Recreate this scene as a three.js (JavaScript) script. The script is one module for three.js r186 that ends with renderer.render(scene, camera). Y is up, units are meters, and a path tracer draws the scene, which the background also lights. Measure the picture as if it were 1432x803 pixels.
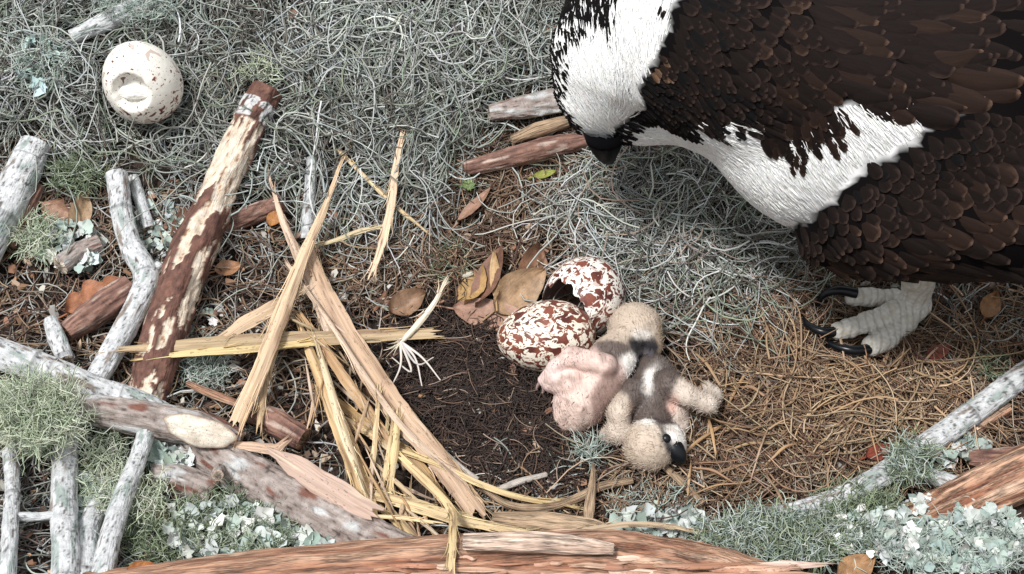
import * as THREE from 'three';
import { mergeGeometries } from 'three/addons/utils/BufferGeometryUtils.js';
import { ImprovedNoise } from 'three/addons/math/ImprovedNoise.js';

// ---------------------------------------------------------------- camera, sky, sun, exposure
const scene = new THREE.Scene();
const PW = 1432, PH = 803, DIST = 0.86, PITCH = 50 * Math.PI / 180, VFOV = 24;
const camera = new THREE.PerspectiveCamera(VFOV, PW / PH, 0.02, 20);
camera.position.set(0, DIST * Math.sin(PITCH), DIST * Math.cos(PITCH));
camera.lookAt(0, 0, 0);
camera.updateMatrixWorld(true);
const renderer = new THREE.WebGLRenderer({ antialias: true });
renderer.setSize(1024, 574);
renderer.toneMapping = THREE.LinearToneMapping;
renderer.toneMappingExposure = 1.38;
renderer.shadowMap.enabled = true;
{ // bright thin overcast
  const w = 64, h = 32, d = new Float32Array(w * h * 4);
  for (let j = 0; j < h; j++) for (let i = 0; i < w; i++) {
    const el = (j + 0.5) / h - 0.5, k = (j * w + i) * 4;           // row 0 is the nadir
    const b = el < 0 ? 0.08 : 0.25 + 0.55 * Math.sin(el * Math.PI);
    d[k] = b * 0.985; d[k + 1] = b * 1.0; d[k + 2] = b * 1.025; d[k + 3] = 1;
  }
  const sky = new THREE.DataTexture(d, w, h, THREE.RGBAFormat, THREE.FloatType);
  sky.mapping = THREE.EquirectangularReflectionMapping; sky.magFilter = THREE.LinearFilter; sky.needsUpdate = true;
  scene.background = sky; scene.environment = sky;
  scene.environmentIntensity = 1.0;
}
const sun = new THREE.DirectionalLight(new THREE.Color(1.0, 0.98, 0.95), 3.0);
sun.position.set(-0.75, 2.1, 0.5); sun.target.position.set(0, 0, 0);
sun.castShadow = true; sun.shadow.radius = 20; sun.shadow.mapSize.set(2048, 2048);
Object.assign(sun.shadow.camera, { left: -1, right: 1, top: 1, bottom: -1, near: 0.1, far: 6 });
scene.add(sun, sun.target);

// ---------------------------------------------------------------- small tools
let seed = 20220406;
function rnd() { seed |= 0; seed = seed + 0x6D2B79F5 | 0; let t = Math.imul(seed ^ seed >>> 15, 1 | seed); t = t + Math.imul(t ^ t >>> 7, 61 | t) ^ t; return ((t ^ t >>> 14) >>> 0) / 4294967296; }
const R = (a, b) => a + (b - a) * rnd();
const gauss = () => { let s = 0; for (let i = 0; i < 4; i++) s += rnd(); return (s - 2) * 1.73; };
const pick = a => a[Math.floor(rnd() * a.length)];
const perlin = new ImprovedNoise();
const N = (x, y, z = 0) => perlin.noise(x + 91.3, y + 37.7, z + 13.1);
const fbm = (x, y, z = 0, o = 4) => { let s = 0, a = 0.5, f = 1; for (let i = 0; i < o; i++) { s += a * N(x * f, y * f, z * f); a *= 0.5; f *= 2.03; } return s; };
const ss = (x, a, b) => { const t = Math.min(1, Math.max(0, (x - a) / (b - a))); return t * t * (3 - 2 * t); };
const clamp = (x, a, b) => Math.min(b, Math.max(a, x));
const mixc = (a, b, t) => [a[0] + (b[0] - a[0]) * t, a[1] + (b[1] - a[1]) * t, a[2] + (b[2] - a[2]) * t];
const mul = (c, k) => [c[0] * k, c[1] * k, c[2] * k];
const V = (x, y, z) => new THREE.Vector3(x, y, z);

// nest surface: a shallow bowl that climbs towards the back, with a raised front rim
const MOUND = [];
function T(x, z) {
  let y = -0.02 + 0.115 * ss(-z, -0.04, 0.36) + 0.03 * ss(-x, 0.08, 0.34) + 0.028 * ss(z, 0.14, 0.24) + 0.015 * ss(x, 0.25, 0.45);
  for (const [mx, mz, rx, rz, h] of MOUND) { const a = (x - mx) / rx, b = (z - mz) / rz; y += h * Math.exp(-(a * a + b * b)); }
  return y + 0.009 * fbm(x * 14, z * 14, 0, 3);
}
const EYE = camera.position.clone();
function ray(px, py) { return V(px / PW * 2 - 1, 1 - py / PH * 2, 0.5).unproject(camera).sub(EYE).normalize(); }
function at(px, py, lift = 0) {                       // where the line of sight meets the nest surface raised by lift
  const d = ray(px, py), p = EYE.clone(); let t = 0.3;
  for (let i = 0; i < 900; i++) { p.copy(EYE).addScaledVector(d, t); if (p.y < T(p.x, p.z) + lift) break; t += 0.0012; }
  return p;
}
function lvl(px, py, y) { const d = ray(px, py), t = (y - EYE.y) / d.y; return EYE.clone().addScaledVector(d, t); }
const RIGHT = V(1, 0, 0), DOWN = V(0, -Math.cos(PITCH), Math.sin(PITCH));
{ const p = at(700, 560); MOUND.push([p.x, p.z, 0.065, 0.05, 0.012]); }

const used = {};
function numbered(n) { const k = used[n] = (used[n] ?? -1) + 1; return k ? `${n}_${String(k).padStart(3, '0')}` : n; }
function thing(name, label, category, base, group, kind) {
  const g = new THREE.Group(); g.name = numbered(name); g.position.copy(base); scene.add(g);
  g.userData = { label, category }; if (group) g.userData.group = group; if (kind) g.userData.kind = kind;
  return g;
}
function part(t, name, geo, mat, root) {              // geo is in place in the scene; parts sit relative to their thing
  const b = (root || t).position; geo.translate(-b.x, -b.y, -b.z);
  const m = new THREE.Mesh(geo, mat); m.name = name; m.castShadow = m.receiveShadow = true; t.add(m); return m;
}
function solo(name, label, category, geo, mat, base, group, kind) {
  geo.translate(-base.x, -base.y, -base.z);
  const m = new THREE.Mesh(geo, mat); m.name = numbered(name); m.position.copy(base); m.castShadow = m.receiveShadow = true;
  m.userData = { label, category }; if (group) m.userData.group = group; if (kind) m.userData.kind = kind;
  scene.add(m); return m;
}
// ---------------------------------------------------------------- textures
function hash2(i, j, s) { let h = Math.imul(i, 374761393) + Math.imul(j, 668265263) + Math.imul(s, 2147483647 ^ 99991) | 0; h = Math.imul(h ^ h >>> 13, 1274126177); return ((h ^ h >>> 16) >>> 0) / 4294967296; }
function pn(u, v, pu, pv, s) {                        // value noise that tiles
  const x = u * pu, y = v * pv, i = Math.floor(x), j = Math.floor(y); let fx = x - i, fy = y - j; fx = fx * fx * (3 - 2 * fx); fy = fy * fy * (3 - 2 * fy);
  const g = (a, b) => hash2(((a % pu) + pu) % pu, ((b % pv) + pv) % pv, s);
  return (g(i, j) * (1 - fx) + g(i + 1, j) * fx) * (1 - fy) + (g(i, j + 1) * (1 - fx) + g(i + 1, j + 1) * fx) * fy;
}
const enc = c => Math.round(255 * clamp(c <= 0.0031308 ? c * 12.92 : 1.055 * Math.pow(c, 1 / 2.4) - 0.055, 0, 1));
function tex(w, h, fn, colour = true) {
  const d = new Uint8Array(w * h * 4);
  for (let j = 0; j < h; j++) for (let i = 0; i < w; i++) {
    const c = fn((i + 0.5) / w, (j + 0.5) / h), k = (j * w + i) * 4;
    if (colour) { d[k] = enc(c[0]); d[k + 1] = enc(c[1]); d[k + 2] = enc(c[2]); } else d[k] = d[k + 1] = d[k + 2] = Math.round(255 * clamp(c, 0, 1));
    d[k + 3] = 255;
  }
  const t = new THREE.DataTexture(d, w, h, THREE.RGBAFormat, THREE.UnsignedByteType);
  t.wrapS = t.wrapT = THREE.RepeatWrapping; t.magFilter = THREE.LinearFilter; t.minFilter = THREE.LinearMipmapLinearFilter; t.generateMipmaps = true;
  if (colour) t.colorSpace = THREE.SRGBColorSpace; t.needsUpdate = true; return t;
}
const rough = (u, v, s) => 0.5 * pn(u, v, 12, 12, s) + 0.3 * pn(u, v, 31, 31, s + 1) + 0.2 * pn(u, v, 77, 77, s + 2);
// u runs across a piece, v along it; one tile is 40 mm
const barkBump = tex(256, 256, (u, v) => 0.6 * rough(u, v, 3) + 0.4 * pn(u, v, 60, 14, 9), false);
const fibreBump = tex(256, 256, (u, v) => 0.5 * pn(u, v, 48, 2, 5) + 0.5 * pn(u, v, 110, 5, 6), false);
const fibreMap = tex(512, 512, (u, v) => {
  const s = 0.5 * pn(u, v, 40, 2, 11) + 0.3 * pn(u, v, 128, 4, 12) + 0.2 * pn(u, v, 220, 9, 13);
  const d = pn(u, v, 22, 9, 14) * 0.4 + pn(u, v, 70, 40, 15) * 0.6;
  const k = 0.62 + 0.55 * (s - 0.5) * 2 * 0.55 + 0.3; const spot = d > 0.78 ? 0.6 : 1;
  return [k * spot, k * 0.985 * spot, k * 0.95 * spot].map(c => Math.min(1, c));
});
const woodMap = tex(512, 512, (u, v) => {
  const s = 0.4 * pn(u, v, 26, 5, 21) + 0.35 * pn(u, v, 80, 9, 22) + 0.25 * pn(u, v, 190, 24, 23);
  const k = clamp(0.5 + 1.9 * (s - 0.4), 0.2, 1); return [k, k * 0.97, k * 0.94];
});
const grainMap = tex(512, 512, (u, v) => { const s = rough(u, v, 31), d = pn(u, v, 90, 90, 37); const k = clamp(0.72 + 0.55 * (s - 0.42) - (d > 0.86 ? 0.35 : 0), 0.25, 1); return [k, k, k]; });
const featherBump = tex(256, 256, (u, v) => { const a = Math.abs(u - 0.5); const w = Math.sin((v * 46 - a * 26 + 0.6 * pn(u, v, 9, 9, 4)) * Math.PI * 2); return 0.5 + 0.3 * w * (0.5 + 0.5 * pn(u, v, 30, 6, 8)) + (a < 0.02 ? 0.2 : 0); }, false);

const featherMap = tex(256, 256, (u, v) => { const a = Math.abs(u - 0.5), w = Math.sin((v * 30 - a * 22 + 1.2 * pn(u, v, 7, 7, 4)) * Math.PI * 2), k = 0.86 + 0.1 * w * pn(u, v, 20, 8, 8) + 0.2 * (pn(u, v, 40, 12, 9) - 0.5) + (a < 0.012 ? 0.12 : 0); return [k, k, k]; });
const M = {
  strand: new THREE.MeshStandardMaterial({ vertexColors: true, roughness: 0.75 }),
  soil: new THREE.MeshStandardMaterial({ vertexColors: true, roughness: 1, bumpMap: barkBump, bumpScale: 0.002 }),
  bark: new THREE.MeshStandardMaterial({ vertexColors: true, roughness: 0.85, map: grainMap, bumpMap: barkBump, bumpScale: 0.0007 }),
  wood: new THREE.MeshStandardMaterial({ vertexColors: true, roughness: 0.8, map: woodMap, bumpMap: fibreBump, bumpScale: 0.0009 }),
  straw: new THREE.MeshStandardMaterial({ vertexColors: true, roughness: 0.6, map: fibreMap, bumpMap: fibreBump, bumpScale: 0.0004, side: THREE.DoubleSide }),
  leaf: new THREE.MeshStandardMaterial({ vertexColors: true, roughness: 0.6, map: grainMap, bumpMap: barkBump, bumpScale: 0.0003, side: THREE.DoubleSide }),
  lichen: new THREE.MeshStandardMaterial({ vertexColors: true, roughness: 0.9, side: THREE.DoubleSide }),
  feather: new THREE.MeshPhysicalMaterial({ vertexColors: true, roughness: 0.8, specularIntensity: 0.3, side: THREE.DoubleSide, map: featherMap, bumpMap: featherBump, bumpScale: 0.0003 }),
  plume: new THREE.MeshPhysicalMaterial({ vertexColors: true, roughness: 0.9, specularIntensity: 0.08 }),
  down: new THREE.MeshStandardMaterial({ vertexColors: true, roughness: 0.9 }),
  skin: new THREE.MeshPhysicalMaterial({ vertexColors: true, roughness: 0.55, specularIntensity: 0.6, bumpMap: barkBump, bumpScale: 0.0009 }),
  horn: new THREE.MeshPhysicalMaterial({ color: new THREE.Color().setRGB(0.005, 0.006, 0.008), specularIntensity: 0.6, roughness: 0.3 }),
  shellIn: new THREE.MeshStandardMaterial({ color: new THREE.Color().setRGB(0.86, 0.85, 0.81), roughness: 0.5, side: THREE.DoubleSide }),
};

// ---------------------------------------------------------------- geometry makers
function geom(P, Nn, C, UV, I) {
  const g = new THREE.BufferGeometry();
  g.setAttribute('position', new THREE.Float32BufferAttribute(P, 3));
  if (Nn) g.setAttribute('normal', new THREE.Float32BufferAttribute(Nn, 3));
  if (C) g.setAttribute('color', new THREE.Float32BufferAttribute(C, 3));
  if (UV) g.setAttribute('uv', new THREE.Float32BufferAttribute(UV, 2));
  g.setIndex(I); if (!Nn) g.computeVertexNormals(); return g;
}
class Strands {                                       // many thin round fibres in one geometry
  constructor() { this.P = []; this.N = []; this.C = []; this.I = []; this.n = 0; }
  add(pts, r0, r1, c0, c1 = c0, sides = 3) {
    const m = pts.length, base = this.n, t = V(), a = V(), b = V(), up = V(0, 1, 0.001), ph = rnd() * 6.28;
    for (let i = 0; i < m; i++) {
      const p = pts[i]; t.subVectors(pts[Math.min(m - 1, i + 1)], pts[Math.max(0, i - 1)]).normalize();
      a.crossVectors(t, up); if (a.lengthSq() < 1e-4) a.set(1, 0, 0); a.normalize(); b.crossVectors(a, t);
      const f = i / (m - 1), r = typeof r0 === 'function' ? r0(f) : r0 + (r1 - r0) * f;
      for (let k = 0; k < sides; k++) {
        const th = ph + k / sides * Math.PI * 2, cx = Math.cos(th), sx = Math.sin(th);
        const nx = a.x * cx + b.x * sx, ny = a.y * cx + b.y * sx, nz = a.z * cx + b.z * sx;
        this.P.push(p.x + nx * r, p.y + ny * r, p.z + nz * r); this.N.push(nx, ny, nz);
        this.C.push(c0[0] + (c1[0] - c0[0]) * f, c0[1] + (c1[1] - c0[1]) * f, c0[2] + (c1[2] - c0[2]) * f);
      }
      if (i) for (let k = 0; k < sides; k++) {
        const q = base + (i - 1) * sides, k2 = (k + 1) % sides;
        this.I.push(q + k, q + sides + k, q + k2, q + k2, q + sides + k, q + sides + k2);
      }
    }
    this.n += m * sides;
  }
  geo() { return geom(this.P, this.N, this.C, null, this.I); }
}
function inPoly(poly, x, z) { let c = false; for (let i = 0, j = poly.length - 1; i < poly.length; j = i++) { const a = poly[i], b = poly[j]; if ((a.z > z) !== (b.z > z) && x < (b.x - a.x) * (z - a.z) / (b.z - a.z) + a.x) c = !c; } return c; }
function region(pxs) {
  const poly = pxs.map(([x, y]) => at(x, y)); let x0 = 9, x1 = -9, z0 = 9, z1 = -9;
  for (const p of poly) { x0 = Math.min(x0, p.x); x1 = Math.max(x1, p.x); z0 = Math.min(z0, p.z); z1 = Math.max(z1, p.z); }
  return { spot(soft = 0.006) { for (let k = 0; k < 200; k++) { const x = R(x0, x1), z = R(z0, z1); if (inPoly(poly, x, z)) return [x + gauss() * soft, z + gauss() * soft]; } return [poly[0].x, poly[0].z]; } };
}
// a fibre that wanders over the nest surface
function wander(x, z, len, n, curl, layer, wave, dir = rnd() * 6.283) {
  const pts = [], st = len / (n - 1); let th = dir, k = gauss() * curl, y0 = layer, w1 = R(0, 6.28), w2 = R(60, 160), sl = gauss() * 0.12;
  for (let i = 0; i < n; i++) {
    const s = i * st; pts.push(V(x, T(x, z) + Math.max(0.0006, y0 + sl * (s - len / 2) + wave * Math.sin(w1 + s * w2)), z));
    th += k * st; k += gauss() * curl * 0.45; k *= 0.93; x += Math.cos(th) * st; z += Math.sin(th) * st;
  }
  return pts;
}
// tapered, uneven rod along a list of points [x,y,z vector, radius]
function rod(list, { sides = 40, step = 0.0013, shape, colour, knob = 0.07, lump = 0, id = 0, flat = 1, uv = 25 } = {}) {
  const curve = new THREE.CatmullRomCurve3(list.map(l => l[0]), false, 'centripetal'), len = curve.getLength(), m = Math.max(6, Math.round(len / step));
  const P = [], C = [], UV = [], I = [], t = V(), a = V(), b = V(), up = V(0.03, 1, 0.02), ring0 = [], ring1 = [];
  const turns = Math.max(1, Math.round(Math.max(...list.map(l => l[1])) * 6.283 * uv));
  const rad = f => { const q = f * (list.length - 1), i = Math.min(list.length - 2, Math.floor(q)); return list[i][1] + (list[i + 1][1] - list[i][1]) * (q - i); };
  for (let i = 0; i <= m; i++) {
    const f = i / m, p = curve.getPoint(f); t.copy(curve.getTangent(f)); a.crossVectors(t, up).normalize(); b.crossVectors(a, t);
    const s = f * len, r = rad(f);
    for (let k = 0; k <= sides; k++) {
      const th = k / sides * Math.PI * 2, cx = Math.cos(th), sx = Math.sin(th);
      const q = [cx * 1.7, sx * 1.7, s * 45];
      let rr = r * (1 + knob * 2 * fbm(q[0] + id, q[1], q[2], 3)) + lump * N(cx + id, sx, s * 22);
      if (shape) rr += shape(cx, sx, s, th, f, id, r);
      const v = V(p.x + (a.x * cx + b.x * sx * flat) * rr, p.y + (a.y * cx + b.y * sx * flat) * rr, p.z + (a.z * cx + b.z * sx * flat) * rr);
      P.push(v.x, v.y, v.z); const c = colour(cx, sx, s, th, f, id, r, v); C.push(c[0], c[1], c[2]); UV.push(k / sides * turns, s * uv);
      if (i === 0) ring0.push(v); if (i === m) ring1.push(v);
    }
    if (i) for (let k = 0; k < sides; k++) { const q = (i - 1) * (sides + 1) + k, w = q + sides + 1; I.push(q, w, q + 1, q + 1, w, w + 1); }
  }
  const g = geom(P, null, C, UV, I); g.userData = {};
  const nn = g.attributes.normal; for (let i = 0; i <= m; i++) { const a0 = i * (sides + 1), b0 = a0 + sides; const x = nn.getX(a0) + nn.getX(b0), y = nn.getY(a0) + nn.getY(b0), z = nn.getZ(a0) + nn.getZ(b0), l = Math.hypot(x, y, z) || 1; nn.setXYZ(a0, x / l, y / l, z / l); nn.setXYZ(b0, x / l, y / l, z / l); }
  return { g, ring0, ring1, d0: curve.getTangent(0).negate(), d1: curve.getTangent(1) };
}
function capGeo(ring, dir, colour, bulge = 0.0008) {  // a rough broken or sawn end
  const c = V(); for (const p of ring) c.add(p); c.divideScalar(ring.length); const P = [], C = [], UV = [], I = [], n = ring.length, rings = 5;
  for (let j = 0; j <= rings; j++) for (let k = 0; k < n; k++) {
    const f = 1 - j / rings, p = c.clone().lerp(ring[k], f); p.addScaledVector(dir, bulge * (1 - f * f) + (j ? 0.0012 * N(p.x * 700, p.y * 700, p.z * 700) : 0));
    P.push(p.x, p.y, p.z); const rg = 0.8 + 0.35 * Math.sin(f * 26 + 2 * N(p.x * 300, p.y * 300, p.z * 300)); const q = mul(colour, clamp(rg, 0.5, 1.1)); C.push(...q); UV.push(k / n * 2, f * 0.4);
    if (j && k < n - 1) { const q0 = (j - 1) * n + k, w = q0 + n; I.push(q0, q0 + 1, w, q0 + 1, w + 1, w); }
  }
  return geom(P, null, C, UV, I);
}
// ---------------------------------------------------------------- nest bed
{
  const nx = 220, nz = 180, P = [], C = [], UV = [], I = [];
  for (let j = 0; j <= nz; j++) for (let i = 0; i <= nx; i++) {
    const e = (i / nx - 0.5) * 2, h = (j / nz - 0.5) * 2, x = 0.9 * e * (0.45 + 0.55 * e * e), z = 0.02 + 0.9 * h * (0.4 + 0.6 * h * h);
    const y = T(x, z) + 0.004 * fbm(x * 90, z * 90, 3, 3) - 0.003; P.push(x, y, z); UV.push(x * 25, z * 25);
    const k = clamp(0.5 + fbm(x * 60, z * 60, 7, 4), 0, 1); C.push(...mixc([0.014, 0.009, 0.008], [0.06, 0.038, 0.027], k));
    if (i < nx && j < nz) { const q = j * (nx + 1) + i; I.push(q, q + nx + 1, q + 1, q + 1, q + nx + 1, q + nx + 2); }
  }
  const m = new THREE.Mesh(geom(P, null, C, UV, I), M.soil); m.name = 'nest_ground'; m.receiveShadow = m.castShadow = true;
  m.userData = { kind: 'structure', label: 'dark brown litter floor of the nest under the moss and grass', category: 'ground' }; scene.add(m);
}
// ---------------------------------------------------------------- moss, grass and fibre
const GREY = [[0.10, 0.088, 0.075], [0.20, 0.20, 0.18], [0.27, 0.29, 0.265], [0.37, 0.39, 0.37], [0.30, 0.33, 0.31], [0.24, 0.28, 0.215], [0.48, 0.50, 0.49]];
const BROWN = [[0.20, 0.125, 0.08], [0.145, 0.085, 0.055], [0.28, 0.195, 0.125], [0.09, 0.05, 0.035], [0.26, 0.21, 0.16]];
const STRAW = [[0.30, 0.19, 0.115], [0.22, 0.13, 0.08], [0.44, 0.32, 0.215], [0.14, 0.078, 0.05], [0.075, 0.041, 0.03]];
const jit = (c, s = 0.18) => { const k = 1 + gauss() * s; return [c[0] * k * (1 + gauss() * 0.03), c[1] * k, c[2] * k * (1 + gauss() * 0.04)].map(v => clamp(v, 0.005, 0.85)); };
// cells of the nest that a solid thing covers, so that loose fibre is not laid over it
const COVER = new Map(), cellOf = (x, z) => Math.round(x / 0.003) * 4096 + Math.round(z / 0.003);
function cover(a, b, r) { const n = Math.max(1, Math.ceil(a.distanceTo(b) / 0.002)); for (let i = 0; i <= n; i++) { const x = a.x + (b.x - a.x) * i / n, y = a.y + (b.y - a.y) * i / n, z = a.z + (b.z - a.z) * i / n; for (let u = -r; u <= r; u += 0.0028) for (let v = -r; v <= r; v += 0.0028) if (u * u + v * v <= r * r) { const k = cellOf(x + u, z + v), o = COVER.get(k); if (o === undefined || y > o) COVER.set(k, y); } } }
const blocked = pts => { for (const p of pts) { const y = COVER.get(cellOf(p.x, p.z)); if (y !== undefined && p.y > y - 0.001) return true; } return false; };
function mossBed(label, group, poly, count, pal, { len = [0.035, 0.12], r = [0.00036, 0.00074], curl = 46, depth = 0.016, wave = 0.002, n = 14, name = 'spanish_moss', cat = 'moss', soft = 0.008, dirs, slip = 0.05 } = {}) {
  const S = new Strands(), g = region(poly);
  for (let i = 0; i < count; i++) {
    const [x, z] = g.spot(soft), L = R(...len), rr = R(...r), pk = clamp(0.5 + 1.5 * fbm(x * 22, z * 22, 8, 2) + 0.28 * gauss(), 0, 0.999), c = jit(pal[Math.floor(pk * pal.length)]), dens = fbm(x * 30 + 5, z * 30, 4, 2), dir = dirs ? dirs(x, z) + gauss() * 0.7 : 9 * N(x * 17, z * 17, 2) + gauss() * 0.9;
    if (rnd() > 0.4 + 0.75 * ss(dens, -0.3, 0.12)) continue; const pts = wander(x, z, L, n, curl, depth * Math.pow(rnd(), 0.8), wave, dir); if (blocked(pts) && rnd() > slip) continue; S.add(pts, rr, rr * R(0.5, 0.9), c, jit(c, 0.08));
    if (rnd() < 0.12) { const q = pts[Math.floor(R(4, n - 4))]; S.add(wander(q.x, q.z, L * 0.35, 8, curl, q.y - T(q.x, q.z), wave), rr * 0.8, rr * 0.4, c); }
  }
  const base = at(...poly[0]); return solo(name, label, cat, S.geo(), M.strand, V(0, 0, 0), group, 'stuff');
}
// ---------------------------------------------------------------- sticks
const sp = (x, y, z, id, f) => N(x + id * 3.1, y + 5, z * 1 + id) * f;
const LOOK = {
  lichen: { // pale grey crust of lichen with dark cracks and flecks
    colour(cx, sx, s, th, f, id) {
      const a = fbm(cx * 1.2 + id, sx * 1.2, s * 40, 3), b = fbm(cx * 5 + id, sx * 5, s * 170, 3), e = N(cx * 9, sx * 9 + id, s * 420), ring = N(id, 3, s * 190);
      let c = mixc([0.54, 0.56, 0.58], [0.72, 0.73, 0.74], clamp(0.5 + b * 1.6, 0, 1));
      if (a > 0.14) c = mixc(c, [0.36, 0.42, 0.40], ss(a, 0.14, 0.24)); if (a < -0.2) c = mixc(c, [0.30, 0.25, 0.22], ss(-a, 0.2, 0.3));
      if (b < -0.23) c = mixc(c, [0.12, 0.1, 0.09], ss(-b, 0.23, 0.3)); if (e > 0.46) c = mul(c, 0.35); if (ring > 0.5) c = mul(c, 0.55); return c;
    }, shape: (cx, sx, s, th, f, id, r) => 0.0006 * fbm(cx * 5 + id, sx * 5, s * 170, 3) + (N(id, 3, s * 190) > 0.5 ? 0.0006 : 0),
  },
  peel: { // dark red brown bark flaking off cream wood
    colour(cx, sx, s, th, f, id) {
      const v = LOOK.peel.mask(cx, sx, s, id, f), b = fbm(cx * 4, sx * 4 + id, s * 150, 3), e = fbm(cx * 2, sx * 2 + id, s * 60, 3);
      if (v > 0.0) { let c = mixc([0.66, 0.50, 0.36], [0.82, 0.74, 0.63], clamp(0.5 + 1.5 * b, 0, 1)); if (b < -0.24) c = [0.3, 0.17, 0.11]; return c; }
      if (f > 0.07 && f < 0.155 && e > -0.12) return mixc([0.45, 0.45, 0.46], [0.7, 0.7, 0.7], clamp(0.5 + b * 2, 0, 1)).map(q => b < -0.18 ? q * 0.25 : q);
      return mixc([0.085, 0.036, 0.027], [0.22, 0.105, 0.075], clamp(0.5 + 1.5 * b + e * 0.6, 0, 1));
    }, mask(cx, sx, s, id, f) { const w = fbm(cx * 1.4 + id, sx * 1.4, s * 36, 3); return w - 0.035 + 0.42 * Math.exp(-Math.pow((f - 0.27) / 0.075, 2)) * (sx < -0.2 ? 0.2 : 1) + 0.17 * fbm(cx * 5, sx * 5, s * 160, 3) - (f < 0.16 ? 0.3 : 0); },
    shape: (cx, sx, s, th, f, id) => (LOOK.peel.mask(cx, sx, s, id, f) > 0 ? -0.0009 : 0.0003) + 0.0008 * fbm(cx * 4, sx * 4 + id, s * 150, 3),
  },
  red: { // bare weathered red brown wood with long splinters
    colour(cx, sx, s, th, f, id) {
      const a = fbm(cx * 6 + id, sx * 6, s * 13, 5), b = fbm(cx * 15 + id, sx * 15, s * 22, 4), q = fbm(cx * 1.5, sx * 1.5 + id, s * 14, 2);
      let c = mixc([0.30, 0.125, 0.07], [0.62, 0.39, 0.27], clamp(0.55 + 2.2 * a, 0, 1)); if (q > 0.02) c = mixc(c, [0.72, 0.53, 0.4], ss(q, 0.02, 0.24) * clamp(0.7 + 1.5 * a, 0, 1)); if (b < -0.22) c = mixc(c, [0.14, 0.06, 0.04], ss(-b, 0.22, 0.34)); return c;
    }, shape: (cx, sx, s, th, f, id, r) => 0.07 * r * fbm(cx * 4 + id, sx * 4, s * 9, 3) + 0.0012 * Math.min(0, fbm(cx * 15 + id, sx * 15, s * 22, 4) + 0.12) * 4 + 0.0012 * fbm(cx * 6 + id, sx * 6, s * 13, 4),
  },
  bark: { // rough pinkish grey bark
    colour(cx, sx, s, th, f, id) {
      const a = fbm(cx * 1.4 + id, sx * 1.4, s * 36, 3), b = fbm(cx * 5, sx * 5 + id, s * 120, 4);
      let c = mixc([0.22, 0.17, 0.15], [0.46, 0.40, 0.37], clamp(0.5 + 1.7 * b, 0, 1)); if (a > 0.1) c = mixc(c, [0.56, 0.57, 0.57], ss(a, 0.1, 0.25)); if (a < -0.18) c = mixc(c, [0.2, 0.085, 0.06], ss(-a, 0.18, 0.3)); if (b < -0.25) c = mul(c, 0.4); return c;
    }, shape: (cx, sx, s, th, f, id) => 0.0013 * fbm(cx * 5, sx * 5 + id, s * 120, 4),
  },
  brown: { // reddish bark
    colour(cx, sx, s, th, f, id) { const b = fbm(cx * 4, sx * 4 + id, s * 70, 4), a = fbm(cx * 2 + id, sx * 2, s * 40, 2); let c = mixc([0.10, 0.045, 0.035], [0.36, 0.2, 0.15], clamp(0.5 + 1.6 * b, 0, 1)); if (a > 0.16) c = mixc(c, [0.5, 0.38, 0.32], ss(a, 0.16, 0.26)); return c; },
    shape: (cx, sx, s, th, f, id) => 0.0014 * fbm(cx * 4, sx * 4 + id, s * 70, 4),
  },
  slab: { colour(cx, sx, s, th, f, id) { const b = fbm(cx * 8, sx * 8 + id, s * 18, 4); return mixc([0.46, 0.31, 0.24], [0.76, 0.62, 0.52], clamp(0.55 + 2 * b, 0, 1)); }, shape: (cx, sx, s, th, f, id) => 0.0012 * fbm(cx * 8, sx * 8 + id, s * 18, 4) },
  tan: { colour(cx, sx, s, th, f, id) { const b = fbm(cx * 3, sx * 3 + id, s * 60, 3); return mixc([0.36, 0.24, 0.15], [0.6, 0.46, 0.32], clamp(0.5 + 1.5 * b, 0, 1)); }, shape: (cx, sx, s, th, f, id) => 0.0003 * fbm(cx * 3, sx * 3 + id, s * 90, 3) },
  pale: { colour(cx, sx, s, th, f, id) { const b = fbm(cx * 3, sx * 3 + id, s * 80, 3); return mixc([0.42, 0.37, 0.33], [0.66, 0.6, 0.54], clamp(0.5 + 1.5 * b, 0, 1)); }, shape: (cx, sx, s, th, f, id) => 0.0003 * fbm(cx * 3, sx * 3 + id, s * 90, 3) },
};
let sid = 0;
const ENDC = { lichen: [0.5, 0.42, 0.33], peel: [0.22, 0.12, 0.08], red: [0.5, 0.3, 0.2], bark: [0.5, 0.4, 0.32], brown: [0.4, 0.24, 0.16], slab: [0.6, 0.45, 0.35], tan: [0.6, 0.45, 0.3], pale: [0.6, 0.55, 0.48] };
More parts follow.
